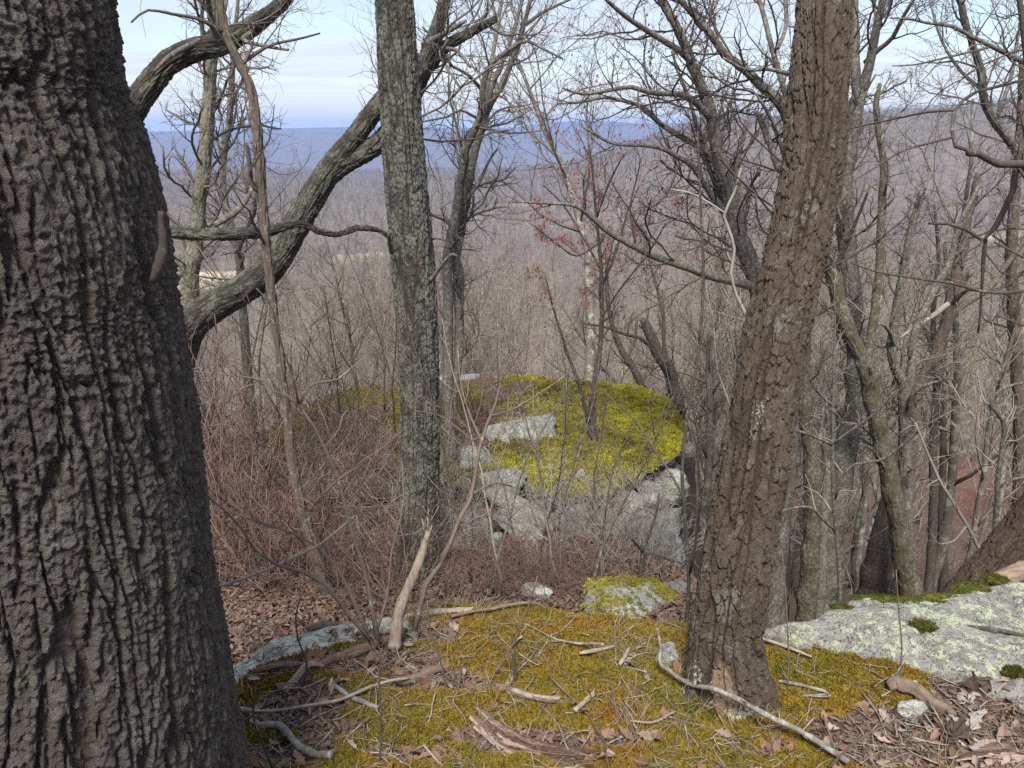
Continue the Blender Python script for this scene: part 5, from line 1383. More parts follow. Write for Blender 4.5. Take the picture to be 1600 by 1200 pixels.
# farther down the valley: nobody could count these
far_t = []
for i in range(5):
    tr, cr, tips = bare_tree_mb(300 + i, 11, .13, 11, 5, 3, .017, sides=4, m3=3, low=.3)
    b = MB(); 
    for q in (tr, cr):
        off = b.n; b.v += q.v; b.n += q.n
        b.q += [f + off for f in q.q]; b.t += [f + off for f in q.t]
    far_t.append(b)
srcs = [src('woods_tree', b.mesh('woods_tree', M_WOODF)) for b in far_t[:4]] + [src('woods_tree', far_t[4].mesh('woods_tree', M_WOODY)), src('woods_tree', far_t[2].mesh('woods_tree', M_WOODR))]
def wood_pts(n, r0, r1, gap=1.0):
    r = np.sqrt(rgf.uniform(r0 ** 2, r1 ** 2, n)); th = np.radians(rgf.uniform(-37, 39, n))
    x, y = r * np.sin(th), r * np.cos(th)
    ok = np.ones(n, bool)
    for (fx, fy, ax, ay, a) in FIELDS: ok &= np.hypot((x - fx) / ax, (y - fy) / ay) > gap
    x, y = x[ok], y[ok]; z = H(x, y)
    px, py = project(np.stack([x, y, z + 5], 1))
    v = (px > 190) & (px < 1700)
    return np.stack([x, y, z - .3], 1)[v]
pt = wood_pts(11000, 62, 800)
nn = len(pt)
clus = fbm(pt[:, 0] / 40, pt[:, 1] / 40, 9.0, 3)
pick = rgf.integers(0, 4, nn); pick[(clus > .42) & (rgf.random(nn) < .6)] = 4; pick[(clus < -.52) & (rgf.random(nn) < .5)] = 5
rot = np.stack([rgf.normal(size=nn) * .05, rgf.normal(size=nn) * .05, rgf.random(nn) * 6.28], 1)
scatter('valley_woods', pt, rot, rgf.uniform(.7, 1.25, nn), pick, srcs)
vf = []
for i in range(4):
    tr, cr, tips = bare_tree_mb(400 + i, 11, .2, 9, 4, 0, .075, sides=3, low=.3)
    tr.v += [v for v in cr.v]; off = sum(len(v) for v in tr.v[:-len(cr.v)]); tr.q += [f + off for f in cr.q]; tr.t += [f + off for f in cr.t]; tr.n += cr.n
    vf.append(src('woods_tree', tr.mesh('woods_tree', M_WOODF)))
pt = wood_pts(34000, 780, 2700)
nn = len(pt)
scatter('far_woods', pt, np.stack([0 * pt[:, 0], 0 * pt[:, 0], rgf.random(nn) * 6.28], 1), rgf.uniform(.9, 1.7, nn), rgf.integers(0, 4, nn), vf)

# ------------------------------------------------------------------ thickets of thin shrubs
def shrub_mesh(name, seed, mat, h, ns, k1, k2, w, spread=.55):
    rg = np.random.default_rng(seed); b = MB()
    a = rg.random(ns) * 6.28; pos = np.stack([np.cos(a) * .06, np.sin(a) * .06, -.03 + 0 * a], 1)
    d = np.stack([np.cos(a) * spread * rg.uniform(.3, 1.2, ns), np.sin(a) * spread * rg.uniform(.3, 1.2, ns), np.ones(ns)], 1); d /= np.linalg.norm(d, axis=1, keepdims=True)
    L = h * rg.uniform(.6, 1.15, ns); out = [pos]
    for i in range(8):
        d = d + rg.normal(size=d.shape) * .15; d /= np.linalg.norm(d, axis=1, keepdims=True)
        pos = pos + d * (L / 8)[:, None]; out.append(pos)
    A = np.stack(out, 1); ra = w * 2.2 * (1 - .65 * np.linspace(0, 1, 9))[None] * np.ones((ns, 1))
    b.tubes(A, ra, 4)
    B, rb = spawn(A, ra, k1, rg, .2, 1.0, (25, 65), lenr=(.3, .55), rr=.6, n=5, wig=.25, up=.06, taper=.45, rmin=w)
    b.tubes(B, rb, 3)
    C_, rc = spawn(B, rb, k2, rg, .2, 1.0, (25, 60), lenr=(.35, .65), rr=.75, n=4, wig=.28, up=.05, taper=.5, rmin=w * .8)
    b.tubes(C_, rc, 3)
    return b.mesh(name, mat)
red_s = [shrub_mesh('shrub', 500 + i, M_TWIGR, [1.0, 1.4, .8, 1.2, .6][i], [7, 8, 9, 6, 8][i], 6, 3, [.0024, .0034, .0022, .0030, .0020][i], [.55, .9, .7, 1.1, .6][i]) for i in range(5)]
grey_s = [shrub_mesh('shrub', 520 + i, M_TWIGG, [1.0, 1.5, .7, 1.2][i], [6, 7, 7, 5][i], 6, 4, .0026) for i in range(4)]
dark_s = [shrub_mesh('shrub', 540 + i, M_TWIGD, [1.2, 1.7, .9][i], [5, 6, 6][i], 6, 4, .0028) for i in range(3)]
bud_s = [shrub_mesh('shrub', 560 + i, M_REDBUD if i == 2 else M_WOODR, [2.8, 3.4, 2.4][i], 8, 8, 5, .0042) for i in range(3)]
def out_or_ground(px, py):
    """the photo point on the outcrop's top if it lies there, else on the ground"""
    g = ground_hit(px, py)
    p = on_plane(px, py, ZO)
    a = math.atan2(p[1] - OC[1], p[0] - OC[0])
    if math.hypot(p[0] - OC[0], p[1] - OC[1]) < out_r(a) * .97:
        p[2] = float(out_top(p[0], p[1])); return p
    g[2] = float(H(g[0], g[1])); return g
rgs = np.random.default_rng(91)
SHB = [(430, ' by the massive dark trunk'), (560, ' round the leaning sapling'), (690, ' by the flaky trunk'), (800, ' near the white boulders'), (930, ' in the middle'), (1100, ' by the cliff end'), (1330, ' near the tall grey trunk'), (1450, ' near the mossy forked trunk'), (9999, ' near the leaning reddish trunk')]
def thicket(n, boxes, meshes, label, group, smin=.7, smax=1.15, hit=out_or_ground, name='bare_shrub'):
    w = np.array([b[4] for b in boxes], float); w /= w.sum()
    for i in range(n):
        b = boxes[int(rgs.choice(len(boxes), p=w))]
        bx, by = rgs.uniform(b[0], b[2]), rgs.uniform(b[1], b[3])
        p = hit(bx, by)
        o = put(name, meshes[int(rgs.integers(0, len(meshes)))], None, tuple(p))
        s = rgs.uniform(smin, smax); o.scale = (s, s, s); o.rotation_euler = (rgs.normal() * .08, rgs.normal() * .08, rgs.random() * 6.28)
        sz = ('small ' if s < (smin + smax) / 2 else 'large '); q = band(bx, SHB) + (', upper part' if by < np.mean([c[1] for c in boxes] + [c[3] for c in boxes]) else ', lower part')
        tag(o, sz + label + q, 'shrub', group + q + ', ' + sz.strip())
thicket(56, [(300, 690, 620, 790, 5), (300, 780, 500, 930, 4), (480, 790, 700, 950, 4)], red_s, 'reddish bare shrub in the thicket', 'thicket left of the outcrop')
thicket(16, [(320, 760, 640, 930, 3)], [red_s[1], red_s[3], dark_s[0], dark_s[1]], 'tall arching bare shrub in the leaf litter', 'tall arching shrubs in the leaf litter', 1.2, 1.7)
thicket(28, [(860, 860, 960, 945, 2), (690, 885, 900, 950, 4), (880, 800, 960, 870, 1)], red_s, 'reddish bare shrub in the gully', 'shrubs in the gully', .35, .7)
thicket(20, [(440, 610, 800, 730, 4), (640, 600, 860, 690, 2)], red_s + dark_s[:1], 'reddish bare shrub on the outcrop top', 'shrubs on the outcrop', .4, .9)
thicket(28, [(600, 730, 740, 900, 4), (420, 700, 640, 800, 2)], grey_s, 'pale grey twiggy shrub', 'grey shrubs round the flaky trunk')
thicket(22, [(840, 790, 1050, 910, 4)], grey_s, 'pale grey shrub under the cliff', 'grey shrubs under the cliff', .5, .9)
thicket(10, [(760, 640, 1010, 720, 4)], dark_s, 'thin dark twiggy shrub in yellow moss', 'dark shrubs in the outcrop moss', .25, .5)
thicket(46, [(1210, 830, 1560, 930, 4), (1060, 780, 1200, 900, 1)], dark_s + grey_s + red_s, 'twiggy shrub beyond the slab', 'shrubs beyond the slab', .8, 1.5, on_ground)
thicket(20, [(1440, 740, 1640, 860, 4)], bud_s, 'red budded shrub on the slope', 'red budded shrubs on the slope', .8, 1.25, on_ground)
# slim saplings
sap = []
for i in range(5):
    tr, cr, tips = bare_tree_mb(600 + i, [3.6, 4.6, 3.0, 5.4, 4.0][i], [.020, .026, .016, .03, .022][i], [9, 11, 8, 12, 10][i], 4, 3, .0024, sides=6, low=.25, lean=.5)
    sap.append((tr.mesh('stem', [M_GREY, M_BROWN, M_DARK, M_GREY, M_TWIGG][i]), cr.mesh('crown', [M_TWIG, M_TWIGR, M_TWIGD, M_TWIG, M_TWIGG][i])))
def saplings(n, boxes, label, group, smin=.7, smax=1.1, hit=out_or_ground):
    w = np.array([b[4] for b in boxes], float); w /= w.sum()
    for i in range(n):
        b = boxes[int(rgs.choice(len(boxes), p=w))]
        bx, by = rgs.uniform(b[0], b[2]), rgs.uniform(b[1], b[3])
        p = hit(bx, by)
        s = rgs.uniform(smin, smax); sz = ('short ' if s < (smin + smax) / 2 else 'tall '); q = band(bx, SHB)
        root = thing('sapling', p, sz + label + q, 'sapling', group + q + ', ' + sz.strip())
        root.scale = (s, s, s); root.rotation_euler = (rgs.normal() * .06, rgs.normal() * .06, rgs.random() * 6.28)
        for nm, me in zip(('stem', 'crown'), sap[int(rgs.integers(0, 5))]):
            o = bpy.data.objects.new(nm, me); COL.objects.link(o); o.parent = root
saplings(20, [(330, 640, 620, 800, 3)], 'slim bare sapling in the reddish thicket', 'saplings in the thicket', .6, 1.0)
saplings(10, [(500, 600, 860, 680, 3)], 'slim bare sapling on the outcrop', 'saplings on the outcrop', .5, .85)
saplings(16, [(700, 830, 960, 940, 3)], 'slim bare sapling in the gully', 'saplings in the gully', .4, .7)
saplings(16, [(1220, 800, 1560, 920, 3), (1080, 760, 1180, 880, 1)], 'slim bare sapling beyond the slab', 'saplings beyond the slab', .8, 1.3, on_ground)
# ------------------------------------------------------------------ what lies on the ground: leaves, sticks, logs
def leaf_mesh(seed, L=.085, mat=None):
    rg = np.random.default_rng(seed); n = 9; t = np.linspace(0, 1, n)
    w = np.sin(np.pi * np.clip(t * .96 + .04, 0, 1)) ** .7 * (.24 + .06 * np.sin(t * 19 + rg.random() * 3)) * L
    curl = rg.uniform(.3, 1.5); bend = rg.normal() * .7; tw = rg.normal() * .8
    x = (t - .5) * L; z = .25 * L * bend * (t - .5) ** 2 * 4 + .012
    V = []
    for s in (-1, 0, 1):
        lift = abs(s) * w * curl * .55
        V.append(np.stack([x, s * w * (1 - .2 * curl) , z + lift + s * w * tw * (t - .3)], 1))
    V = np.stack(V, 1).reshape(-1, 3)                     # (n,3)
    q = []
    for i in range(n - 1):
        for s in range(2): q.append([i * 3 + s, i * 3 + s + 1, i * 3 + 4 + s, i * 3 + 3 + s])
    b = MB(); b.add(V, q); return b.mesh('fallen_leaf', mat)
def leafm(name, c1, c2):
    m = NT(name); r = m.objrand(); n = m.noise(60, 3)
    c = m.mix(r, c1, c2); c = m.mix(m.math('MULTIPLY', n, .5), c, tuple(q * .55 for q in c1))
    m.color(c); m.b.inputs['Roughness'].default_value = .75; return m.m
M_LEAF1 = leafm('dead_leaf_brown', (0.15, 0.085, 0.055), (0.27, 0.175, 0.125))
M_LEAF2 = leafm('dead_leaf_pale', (0.25, 0.185, 0.145), (0.42, 0.34, 0.285))
M_LEAF3 = leafm('dead_leaf_rust', (0.22, 0.10, 0.055), (0.33, 0.18, 0.11))
leaves = [leaf_mesh(700 + i, .085, [M_LEAF1, M_LEAF2, M_LEAF3, M_LEAF1, M_LEAF2, M_LEAF1][i]) for i in range(6)]
rgl = np.random.default_rng(55)
# the leaves one can pick apart on the ledge
cnt = 0
while cnt < 230:
    px, py = rgl.uniform(345, 1630), rgl.uniform(985, 1230)
    p = on_plane(px, py, ZL); x, y = p[0], p[1]
    if y > crest(x) - .03: continue
    lm1, rm1 = ledge_masks(np.array([x]), np.array([y]))
    if rgl.random() > (1.0 if lm1[0] > .5 else .10): continue
    o = put('fallen_leaf', leaves[int(rgl.integers(0, 6))], ledge)
    o.location = (x, y, float(ledge_top(x, y)) + rgl.uniform(.004, .02))
    o.rotation_euler = (rgl.normal() * .45, rgl.normal() * .45, rgl.random() * 6.28)
    s = rgl.uniform(.55, 1.05); o.scale = (s, s, s); cnt += 1
M_LEAF4 = leafm('old_leaf_dark', (0.09, 0.055, 0.042), (0.175, 0.115, 0.09))
M_LEAF5 = leafm('old_leaf_grey', (0.15, 0.105, 0.085), (0.26, 0.195, 0.165))
lsrc = [src('leaf', leaf_mesh(720 + i, .085, [M_LEAF4, M_LEAF5, M_LEAF1, M_LEAF4, M_LEAF4, M_LEAF5][i])) for i in range(6)]
# litter on the slope and in the gully
n = 85000
yy = 3.7 + 8.5 * rgl.random(n) ** .8; xx = rgl.uniform(-.55, .42, n) * yy * 1.05
px, py = project(np.stack([xx, yy, H(xx, yy)], 1))
ok = (px > 290) & (px < 1250) & (py > 560) & (yy > crest(xx) + .1)
inside = np.hypot(xx - OC[0], yy - OC[1]) < out_r(np.arctan2(yy - OC[1], xx - OC[0])) * .98
tz = np.where(inside, out_top(xx, yy), H(xx, yy))
ok &= ~(inside & (out_moss(xx, yy) + .2 * rgl.normal(size=n) > .45))
xx, yy, tz = xx[ok], yy[ok], tz[ok]; n = len(xx)
scatter('leaf_litter', np.stack([xx, yy, tz + .01], 1), np.stack([rgl.normal(size=n) * .5, rgl.normal(size=n) * .5, rgl.random(n) * 6.28], 1), rgl.uniform(.35, .9, n), rgl.integers(0, 6, n), lsrc)
# finer litter on the ledge
n = 15000
xx = rgl.uniform(-1.6, 2.6, n); yy = rgl.uniform(2.3, 3.6, n)
lm1, rm1 = ledge_masks(xx, yy)
ok = (yy < crest(xx) - .02) & (lm1 + .15 * rgl.normal(size=n) > .5); ok |= (rgl.random(n) < .02) & (yy < crest(xx) - .02)
xx, yy = xx[ok], yy[ok]; n = len(xx)
scatter('leaf_fragments', np.stack([xx, yy, ledge_top(xx, yy) + .004], 1), np.stack([rgl.normal(size=n) * .4, rgl.normal(size=n) * .4, rgl.random(n) * 6.28], 1), rgl.uniform(.2, .55, n), rgl.integers(0, 6, n), lsrc)

# sticks
M_STICKG = bark_mat('lichened_stick', (0.15, 0.13, 0.113), (0.25, 0.225, 0.20), (0.36, 0.38, 0.32), .6, lscale=22, bump=.002)
M_STICKP = plain_mat('bleached_stick', (0.20, 0.165, 0.135), (0.36, 0.31, 0.26), 25, bump=.002, stretch=(1, 1, 1))
M_STICKB = plain_mat('brown_stick', (0.12, 0.085, 0.065), (0.22, 0.165, 0.13), 25, bump=.002)
M_ROT = plain_mat('rotten_red_wood', (0.09, 0.055, 0.04), (0.28, 0.20, 0.155), 16, bump=.02, stretch=(1.2, 6, 6))
def stick_mesh(seed, L, r, mat, forks=2):
    rg = np.random.default_rng(seed); n = 9
    d = np.array([1.0, 0, 0]); p = np.array([-L / 2, 0, 0]); pts = [p]
    for i in range(n - 1):
        d = d + np.array([.05, rg.normal() * .16, rg.normal() * .07]); d /= np.linalg.norm(d); p = p + d * L / (n - 1); pts.append(p)
    A = np.array(pts)[None]; A[..., 2] -= A[..., 2].mean(); R = (r * (1 - .6 * np.linspace(0, 1, n)))[None] * (1 + .12 * rg.normal(size=(1, n)))
    b = MB(); b.tubes(A, R, 6)
    if forks:
        B, rb = spawn(A, R, forks, rg, .3, .95, (25, 55), lenr=(.2, .5), rr=.6, n=5, wig=.18, up=0, taper=.4, rmin=.001)
        B[..., 2] = A[..., 2].mean() + (B[..., 2] - A[..., 2].mean()) * .35
        b.tubes(B, rb, 4)
    return b.mesh('fallen_stick', mat)
sticks = [stick_mesh(800 + i, [.35, .25, .5, .2, .42, .3, .6, .16][i], [.005, .004, .007, .005, .004, .006, .006, .006][i], [M_STICKP, M_STICKG, M_STICKG, M_STICKP, M_STICKB, M_STICKG, M_STICKB, M_STICKP][i], [2, 1, 3, 0, 3, 1, 4, 0][i]) for i in range(8)]
STB = [(540, 'beside the massive trunk'), (690, 'round the pale broken stump'), (860, 'in the moss centre'), (1040, 'left of the brown trunk'), (1300, 'right of the brown trunk'), (9999, 'round the jagged rotten stump')]
LOOK = ['bleached', 'grey', 'long grey', 'short bleached', 'brown', 'knobbly grey', 'long brown', 'stubby bleached']
def stick_label(px, py, k):
    q = band(px, STB) + (', near the crest' if py < 1060 else ', low on the ledge' if py < 1140 else ', at the photo bottom')
    return f'{LOOK[k]} dead stick {q}', f'{LOOK[k]} sticks {q}'
def lay_stick(px, py, k, rz, s, label, group):
    p = on_plane(px, py, ZL); x, y = p[0], p[1]
    o = put('fallen_stick', sticks[k], None, (x, y, float(ledge_top(x, y)) + .02))
    o.rotation_euler = (rgl.normal() * .2, rgl.normal() * .10, rz); o.scale = (s, s, s)
    return tag(o, label, 'stick', group)
cnt = 0
while cnt < 70:
    px, py = rgl.uniform(360, 1600), rgl.uniform(975, 1215)
    p = on_plane(px, py, ZL)
    if p[1] > crest(p[0]) - .05: continue
    if 1030 < px < 1230 and py < 1130: continue
    if px > 1180 and py < 1040: continue
    left = px < 1100
    if not left and cnt % 3 and py < 1090: continue
    k = int(rgl.integers(0, 8))
    lay_stick(px, py, k, rgl.random() * 6.28, rgl.uniform(.35, 1.0),
              *stick_label(px, py, k))
    cnt += 1
# twig crumbs: uncountable
n = 2600
tw = [src('twig', stick_mesh(830 + i, .10, .0016, [M_STICKG, M_STICKP, M_STICKB][i % 3], 1)) for i in range(6)]
xx = rgl.uniform(-1.6, 2.6, n); yy = rgl.uniform(2.3, 3.6, n)
dens = .35 + .65 * sstep(-.1, .5, fbm(xx * 2.2, yy * 2.2, 8.8, 3)); lm1, rm1 = ledge_masks(xx, yy)
ok = (yy < crest(xx) - .03) & (rgl.random(n) < np.maximum(dens * .8, lm1)); xx, yy = xx[ok], yy[ok]; n = len(xx)
scatter('twig_litter', np.stack([xx, yy, ledge_top(xx, yy) + .012], 1), np.stack([rgl.normal(size=n) * .3, rgl.normal(size=n) * .3, rgl.random(n) * 6.28], 1), rgl.uniform(.5, 2.0, n), rgl.integers(0, 6, n), tw)

# dry wiry stems curling through the moss: uncountable
M_DRY = plain_mat('dry_stem', (0.20, 0.165, 0.12), (0.34, 0.29, 0.225), 9, bump=0)
def dry_mesh(seed):
    rg = np.random.default_rng(seed); ns, m = 5, 9
    d = np.stack([rg.normal(size=ns), rg.normal(size=ns), rg.uniform(.3, 1.6, ns)], 1); d /= np.linalg.norm(d, axis=1, keepdims=True); p = rg.normal(size=(ns, 3)) * .01; p[:, 2] = -.005; out = [p]
    L = rg.uniform(.06, .20, ns)
    for i in range(m - 1):
        d = d + rg.normal(size=d.shape) * .22 + np.array([0, 0, -.14]); d /= np.linalg.norm(d, axis=1, keepdims=True); p = p + d * (L / (m - 1))[:, None]; out.append(p)
    A = np.stack(out, 1); A[..., 2] = np.maximum(A[..., 2], -.004); b = MB(); b.tubes(A, np.full((ns, m), .0009), 3); return b.mesh('dry_stem', M_DRY)
dsrc = [src('dry_stem', dry_mesh(850 + i)) for i in range(6)]
n = 1000
xx = rgl.uniform(-1.6, 2.4, n); yy = rgl.uniform(2.3, 3.6, n)
ok = (yy < crest(xx) - .02) & (rgl.random(n) < .15 + .85 * sstep(-.1, .4, fbm(xx * 1.7, yy * 1.7, 3.8, 2))) & ~((xx > .95) & (yy > 2.75))
xx, yy = xx[ok], yy[ok]; n = len(xx)
scatter('dry_stems', np.stack([xx, yy, ledge_top(xx, yy)], 1), np.stack([0 * xx, 0 * xx, rgl.random(n) * 6.28], 1), rgl.uniform(.6, 1.5, n), rgl.integers(0, 6, n), dsrc)

# the sticks and logs that stand out, traced one by one
def traced_stick(name, label, pts, lift, mat, forks=0, cat='stick', sides=8, rough=.08, air=None):
    """points of the photo on the ledge's top (lift: height over it, one number or one per point); air: a ground distance instead"""
    if air is not None:
        W_, R_ = trace(pts, air[0], air[1])
    else:
        W_, R_ = [], []
        lf = np.full(len(pts), lift) if np.isscalar(lift) else np.array(lift)
        for (px, py, w), h in zip(pts, lf):
            p = on_plane(px, py, ZL + h); p[2] = float(ledge_top(p[0], p[1])) + h if p[1] < crest(p[0]) + .2 else p[2]
            W_.append(p); R_.append(w / 2 / F * depth_at(p))
        W_, R_ = np.array(W_), np.array(R_)
    L = np.linalg.norm(np.diff(W_, axis=0), axis=1).sum()
    q = catmull(np.c_[W_, R_], int(np.clip(L * (40 if sides < 12 else 110), 12, 110)))
    c, r = q[:, :3], q[:, 3] * (1 + rough * (1 if sides < 12 else .12) * rgl.normal(size=len(q)))
    if air is None: c[:, 2] += r * .6
    b = MB(); b.tubes(c[None], r[None], sides)
    if sides >= 12:
        v = b.v[0]; k = np.arange(len(v)); cen = c.repeat(sides, 0)
        v += (v - cen) * (.42 * perlin((k % sides) * 2.3 + .5, (k // sides) * .09, len(pts) + .5) + .20 * perlin((k % sides) * 1.3 + .5, (k // sides) * .45, 7.5))[:, None]
        tcut = np.minimum(k // sides, len(q) - 1 - k // sides)          # snapped, uneven ends
        ax = (q[min(6, len(q) - 1), :3] - q[0, :3]); ax /= np.linalg.norm(ax)
        v += ((tcut < 3) * r.mean() * 1.6 * perlin((k % sides) * 1.7 + .5, 3.3, (k // sides < 3) * 5.5))[:, None] * ax
    if forks:
        B, rb = spawn(c[None], r[None], forks, rgl, .2, 1, (30, 60), lenr=(.12, .35), rr=.5, n=6, wig=.2, up=.02, taper=.4, rmin=.0012)
        b.tubes(B, rb, 4)
    return tag(b.build(name, mat, None, loc=tuple(c[0])), label, cat)
traced_stick('fallen_branch', 'grey fallen branch curving across the foot of the blocky brown trunk',
  [(1027, 985, 4), (1032, 1015, 5), (1031, 1038, 7), (1045, 1056, 7), (1080, 1072, 7), (1110, 1090, 8), (1150, 1100, 8.5), (1200, 1120, 9), (1250, 1145, 9), (1290, 1170, 10), (1325, 1192, 10)], [.22, .14, .08, .07, .09, .12, .14, .12, .08, .05, .03], M_STICKG, 4)
traced_stick('fallen_branch', 'long thin bleached stick running from the massive trunk across the moss',
  [(378, 1106, 4), (430, 1107, 4), (480, 1105, 4.5), (532, 1096, 5), (581, 1085, 5), (615, 1074, 4), (640, 1066, 3)], .05, M_STICKP)
traced_stick('fallen_branch', 'thin grey twig poking out in front of the massive dark trunk',
  [(225, 1076, 3), (262, 1080, 4), (300, 1083, 4), (337, 1097, 5), (365, 1105, 5), (392, 1108, 4)], 0, M_STICKG, air=(2.15, .25))
traced_stick('fallen_branch', 'pale straight dead branch slanting up before the leaf litter slope',
  [(339, 917, 5), (380, 904, 5), (424, 887, 5), (465, 868, 4.5), (502, 849, 4), (555, 806, 3)], 0, M_STICKP, 2, air=(3.1, .3))
traced_stick('fallen_branch', 'thick lichened stick lying nearest the massive trunk at the photo bottom',
  [(392, 1118, 10), (412, 1130, 11), (440, 1148, 12), (465, 1168, 12), (490, 1186, 12), (520, 1202, 11)], .02, M_STICKG, 2)
traced_stick('fallen_branch', 'short lichened stick slanting on moss under the long bleached stick',
  [(522, 1076, 7), (545, 1092, 8), (570, 1108, 8), (592, 1118, 6)], .02, M_STICKG)
traced_stick('fallen_log', 'slender decayed brown log lying before the pinkish shrub',
  [(400, 1055, 8), (440, 1050, 9), (495, 1046, 11), (530, 1036, 13), (560, 1026, 15), (595, 1012, 14), (625, 1000, 9)], .01, M_ROT, 0, 'log', 12, .12)
traced_stick('fallen_log', 'pale splintered wood piece curving below the decayed brown log',
  [(445, 1078, 8), (465, 1062, 10), (485, 1052, 10), (505, 1047, 7)], .015, M_PALEW, 0, 'log', 12)
traced_stick('bark_slab', 'curled slab of dead bark lying right of the leafy patch',
  [(608, 1071, 7), (630, 1072, 14), (652, 1070, 15), (672, 1062, 16), (688, 1053, 12)], .01, M_STICKB, 0, 'bark', 12)
traced_stick('fallen_log', 'short white lichened log on the crest beside the pale broken stump',
  [(655, 961, 9), (680, 962, 11), (710, 960, 11), (737, 957, 10)], .015, M_PALEW, 0, 'log', 12)
traced_stick('fallen_branch', 'long slim brown branch lying along the mossy crest',
  [(705, 970, 5), (740, 960, 5), (769, 954, 6), (800, 948, 5), (840, 941, 4), (870, 934, 3)], .03, M_STICKB, 2)
traced_stick('fallen_log', 'dark rotting log behind the pinkish shrub at the ledge crest',
  [(480, 966, 10), (506, 960, 15), (535, 950, 17), (562, 942, 18), (590, 937, 18), (612, 934, 14)], .03, M_STICKB, 0, 'log', 12)
def splinter_log(label, pts, width, height, n, seed):
    """a rotted log fallen apart into long layered splinters"""
    rg = np.random.default_rng(seed)
    ax = []
    for px, py in pts:
        p = on_plane(px, py, ZL); p[2] = float(ledge_top(p[0], p[1])); ax.append(p)
    ax = catmull(np.array(ax), 40); L = np.linalg.norm(ax[-1] - ax[0]); t_ = (ax[-1] - ax[0]) / L; side = np.cross(t_, [0, 0, 1])
    root = thing('rotten_log', ax[0], label, 'log')
    for k in range(n):
        u = rg.uniform(-1, 1); lay = rg.random() * (1 - .8 * abs(u)); a0 = rg.uniform(0, .55); a1 = min(1, a0 + rg.uniform(.3, .65)); m = 16
        ii = (a0 + (a1 - a0) * np.linspace(0, 1, m)) * 39; C = np.stack([np.interp(ii, np.arange(40), ax[:, q]) for q in range(3)], 1)
        C = C + side * (u * width * .5 + .006 * np.cumsum(rg.normal(size=m))[:, None] * .5) + np.array([0, 0, 1]) * (lay * height + .004)
        w = width * rg.uniform(.06, .17) * np.sin(np.pi * np.clip(np.linspace(.06, .97, m), 0, 1)) ** .35 * (1 + .2 * rg.normal(size=m)); th = height * rg.uniform(.08, .2) * (1 + .3 * rg.normal(size=m))
        up = np.array([0, 0, 1]) + side * rg.normal() * .4; sd = np.cross(up, t_); sd /= np.linalg.norm(sd)
        V = np.stack([C - sd * w[:, None], C - sd * w[:, None] * .5 + up * th[:, None], C + sd * w[:, None] * .6 + up * th[:, None] * .8, C + sd * w[:, None], C - up * th[:, None] * .5], 1)
        b = MB(); b.add(V, grid_quads(5, m, True)[:, ::-1]); e = 5 * (m - 1); b.t.append(np.array([[0, 1, 2], [0, 2, 3], [0, 3, 4], [e + 2, e + 1, e], [e + 3, e + 2, e], [e + 4, e + 3, e]]))
        b.build('splinter', [M_ROT, M_ROT, M_ROTD2, M_ROTP][int(rg.integers(0, 4))], root, smooth=False, loc=root.location)
M_ROTD2 = plain_mat('dark_red_rot', (0.05, 0.03, 0.024), (0.14, 0.085, 0.065), 30, bump=.008, stretch=(1.2, 6, 6))
M_ROTP = plain_mat('pale_rot_splinter', (0.22, 0.155, 0.12), (0.42, 0.33, 0.27), 30, bump=.006, stretch=(1.2, 6, 6))
splinter_log('flaky reddish rotten log falling apart at the photo bottom centre', [(738, 1135), (790, 1158), (850, 1180), (930, 1205)], .10, .05, 44, 3)
splinter_log('low heap of reddish rotten splinters at the lower photo corner by the shards', [(1470, 1205), (1540, 1192), (1620, 1180)], .12, .03, 24, 4)
traced_stick('rotten_log', 'thin reddish rotten wood strip above the flaky rotten log',
  [(775, 1078, 10), (810, 1088, 12), (845, 1098, 10), (880, 1100, 6)], .01, M_ROT, 0, 'log', 12, .14)
traced_stick('rotten_log', 'grey brown weathered log pointing at the jagged rotten stump',
  [(1388, 1078, 17), (1400, 1076, 22), (1430, 1088, 21), (1455, 1102, 20), (1475, 1113, 18), (1490, 1120, 12)], .02, M_STICKB, 0, 'log', 14, .10)
for pts, lab in (([(905, 1022, 5), (930, 1021, 6), (960, 1016, 4)], 'short curved bleached stick lying left of the brown trunk on moss'),
                 ([(968, 1047, 6), (975, 1035, 7), (982, 1019, 5)], 'stubby bleached stick standing askew in moss left of the brown trunk'),
                 ([(898, 1118, 8), (915, 1100, 8), (928, 1086, 7)], 'short thick pale stick on moss left of the fallen branch'),
                 ([(985, 1133, 3), (1020, 1138, 4), (1052, 1125, 4)], 'thin pale forked stick between the fallen branch and the short thick stick'),
                 ([(800, 1083, 7), (835, 1092, 8), (875, 1096, 6)], 'pale brown stick lying just above the reddish rotten strip'),
                 ([(1215, 1068, 5), (1255, 1068, 5), (1290, 1076, 5), (1297, 1084, 4), (1270, 1086, 3)], 'hooked grey dead twig right of the brown trunk foot'),
                 ([(1218, 1080, 4), (1250, 1084, 4), (1292, 1080, 3)], 'straight grey dead twig under the hooked twig by the brown trunk'),
                 ([(1555, 1088, 5), (1575, 1068, 6), (1595, 1048, 5)], 'pale stick leaning near the slab edge at the photo side'),
                 ([(1130, 985, 4), (1210, 1010, 5), (1268, 1030, 4)], 'pale straight stick lying between the brown trunk and the slab')):
    traced_stick('fallen_stick', lab, pts, .025, M_STICKP if 'pale' in lab or 'bleached' in lab else M_STICKG, 1)
traced_stick('fallen_branch', 'long dark thin branch lying across the lichened grey slab',
  [(1375, 942, 3), (1400, 956, 5), (1450, 972, 5), (1500, 984, 5), (1550, 996, 6), (1600, 1004, 6), (1660, 1012, 6)], .06, M_DARK, 1)
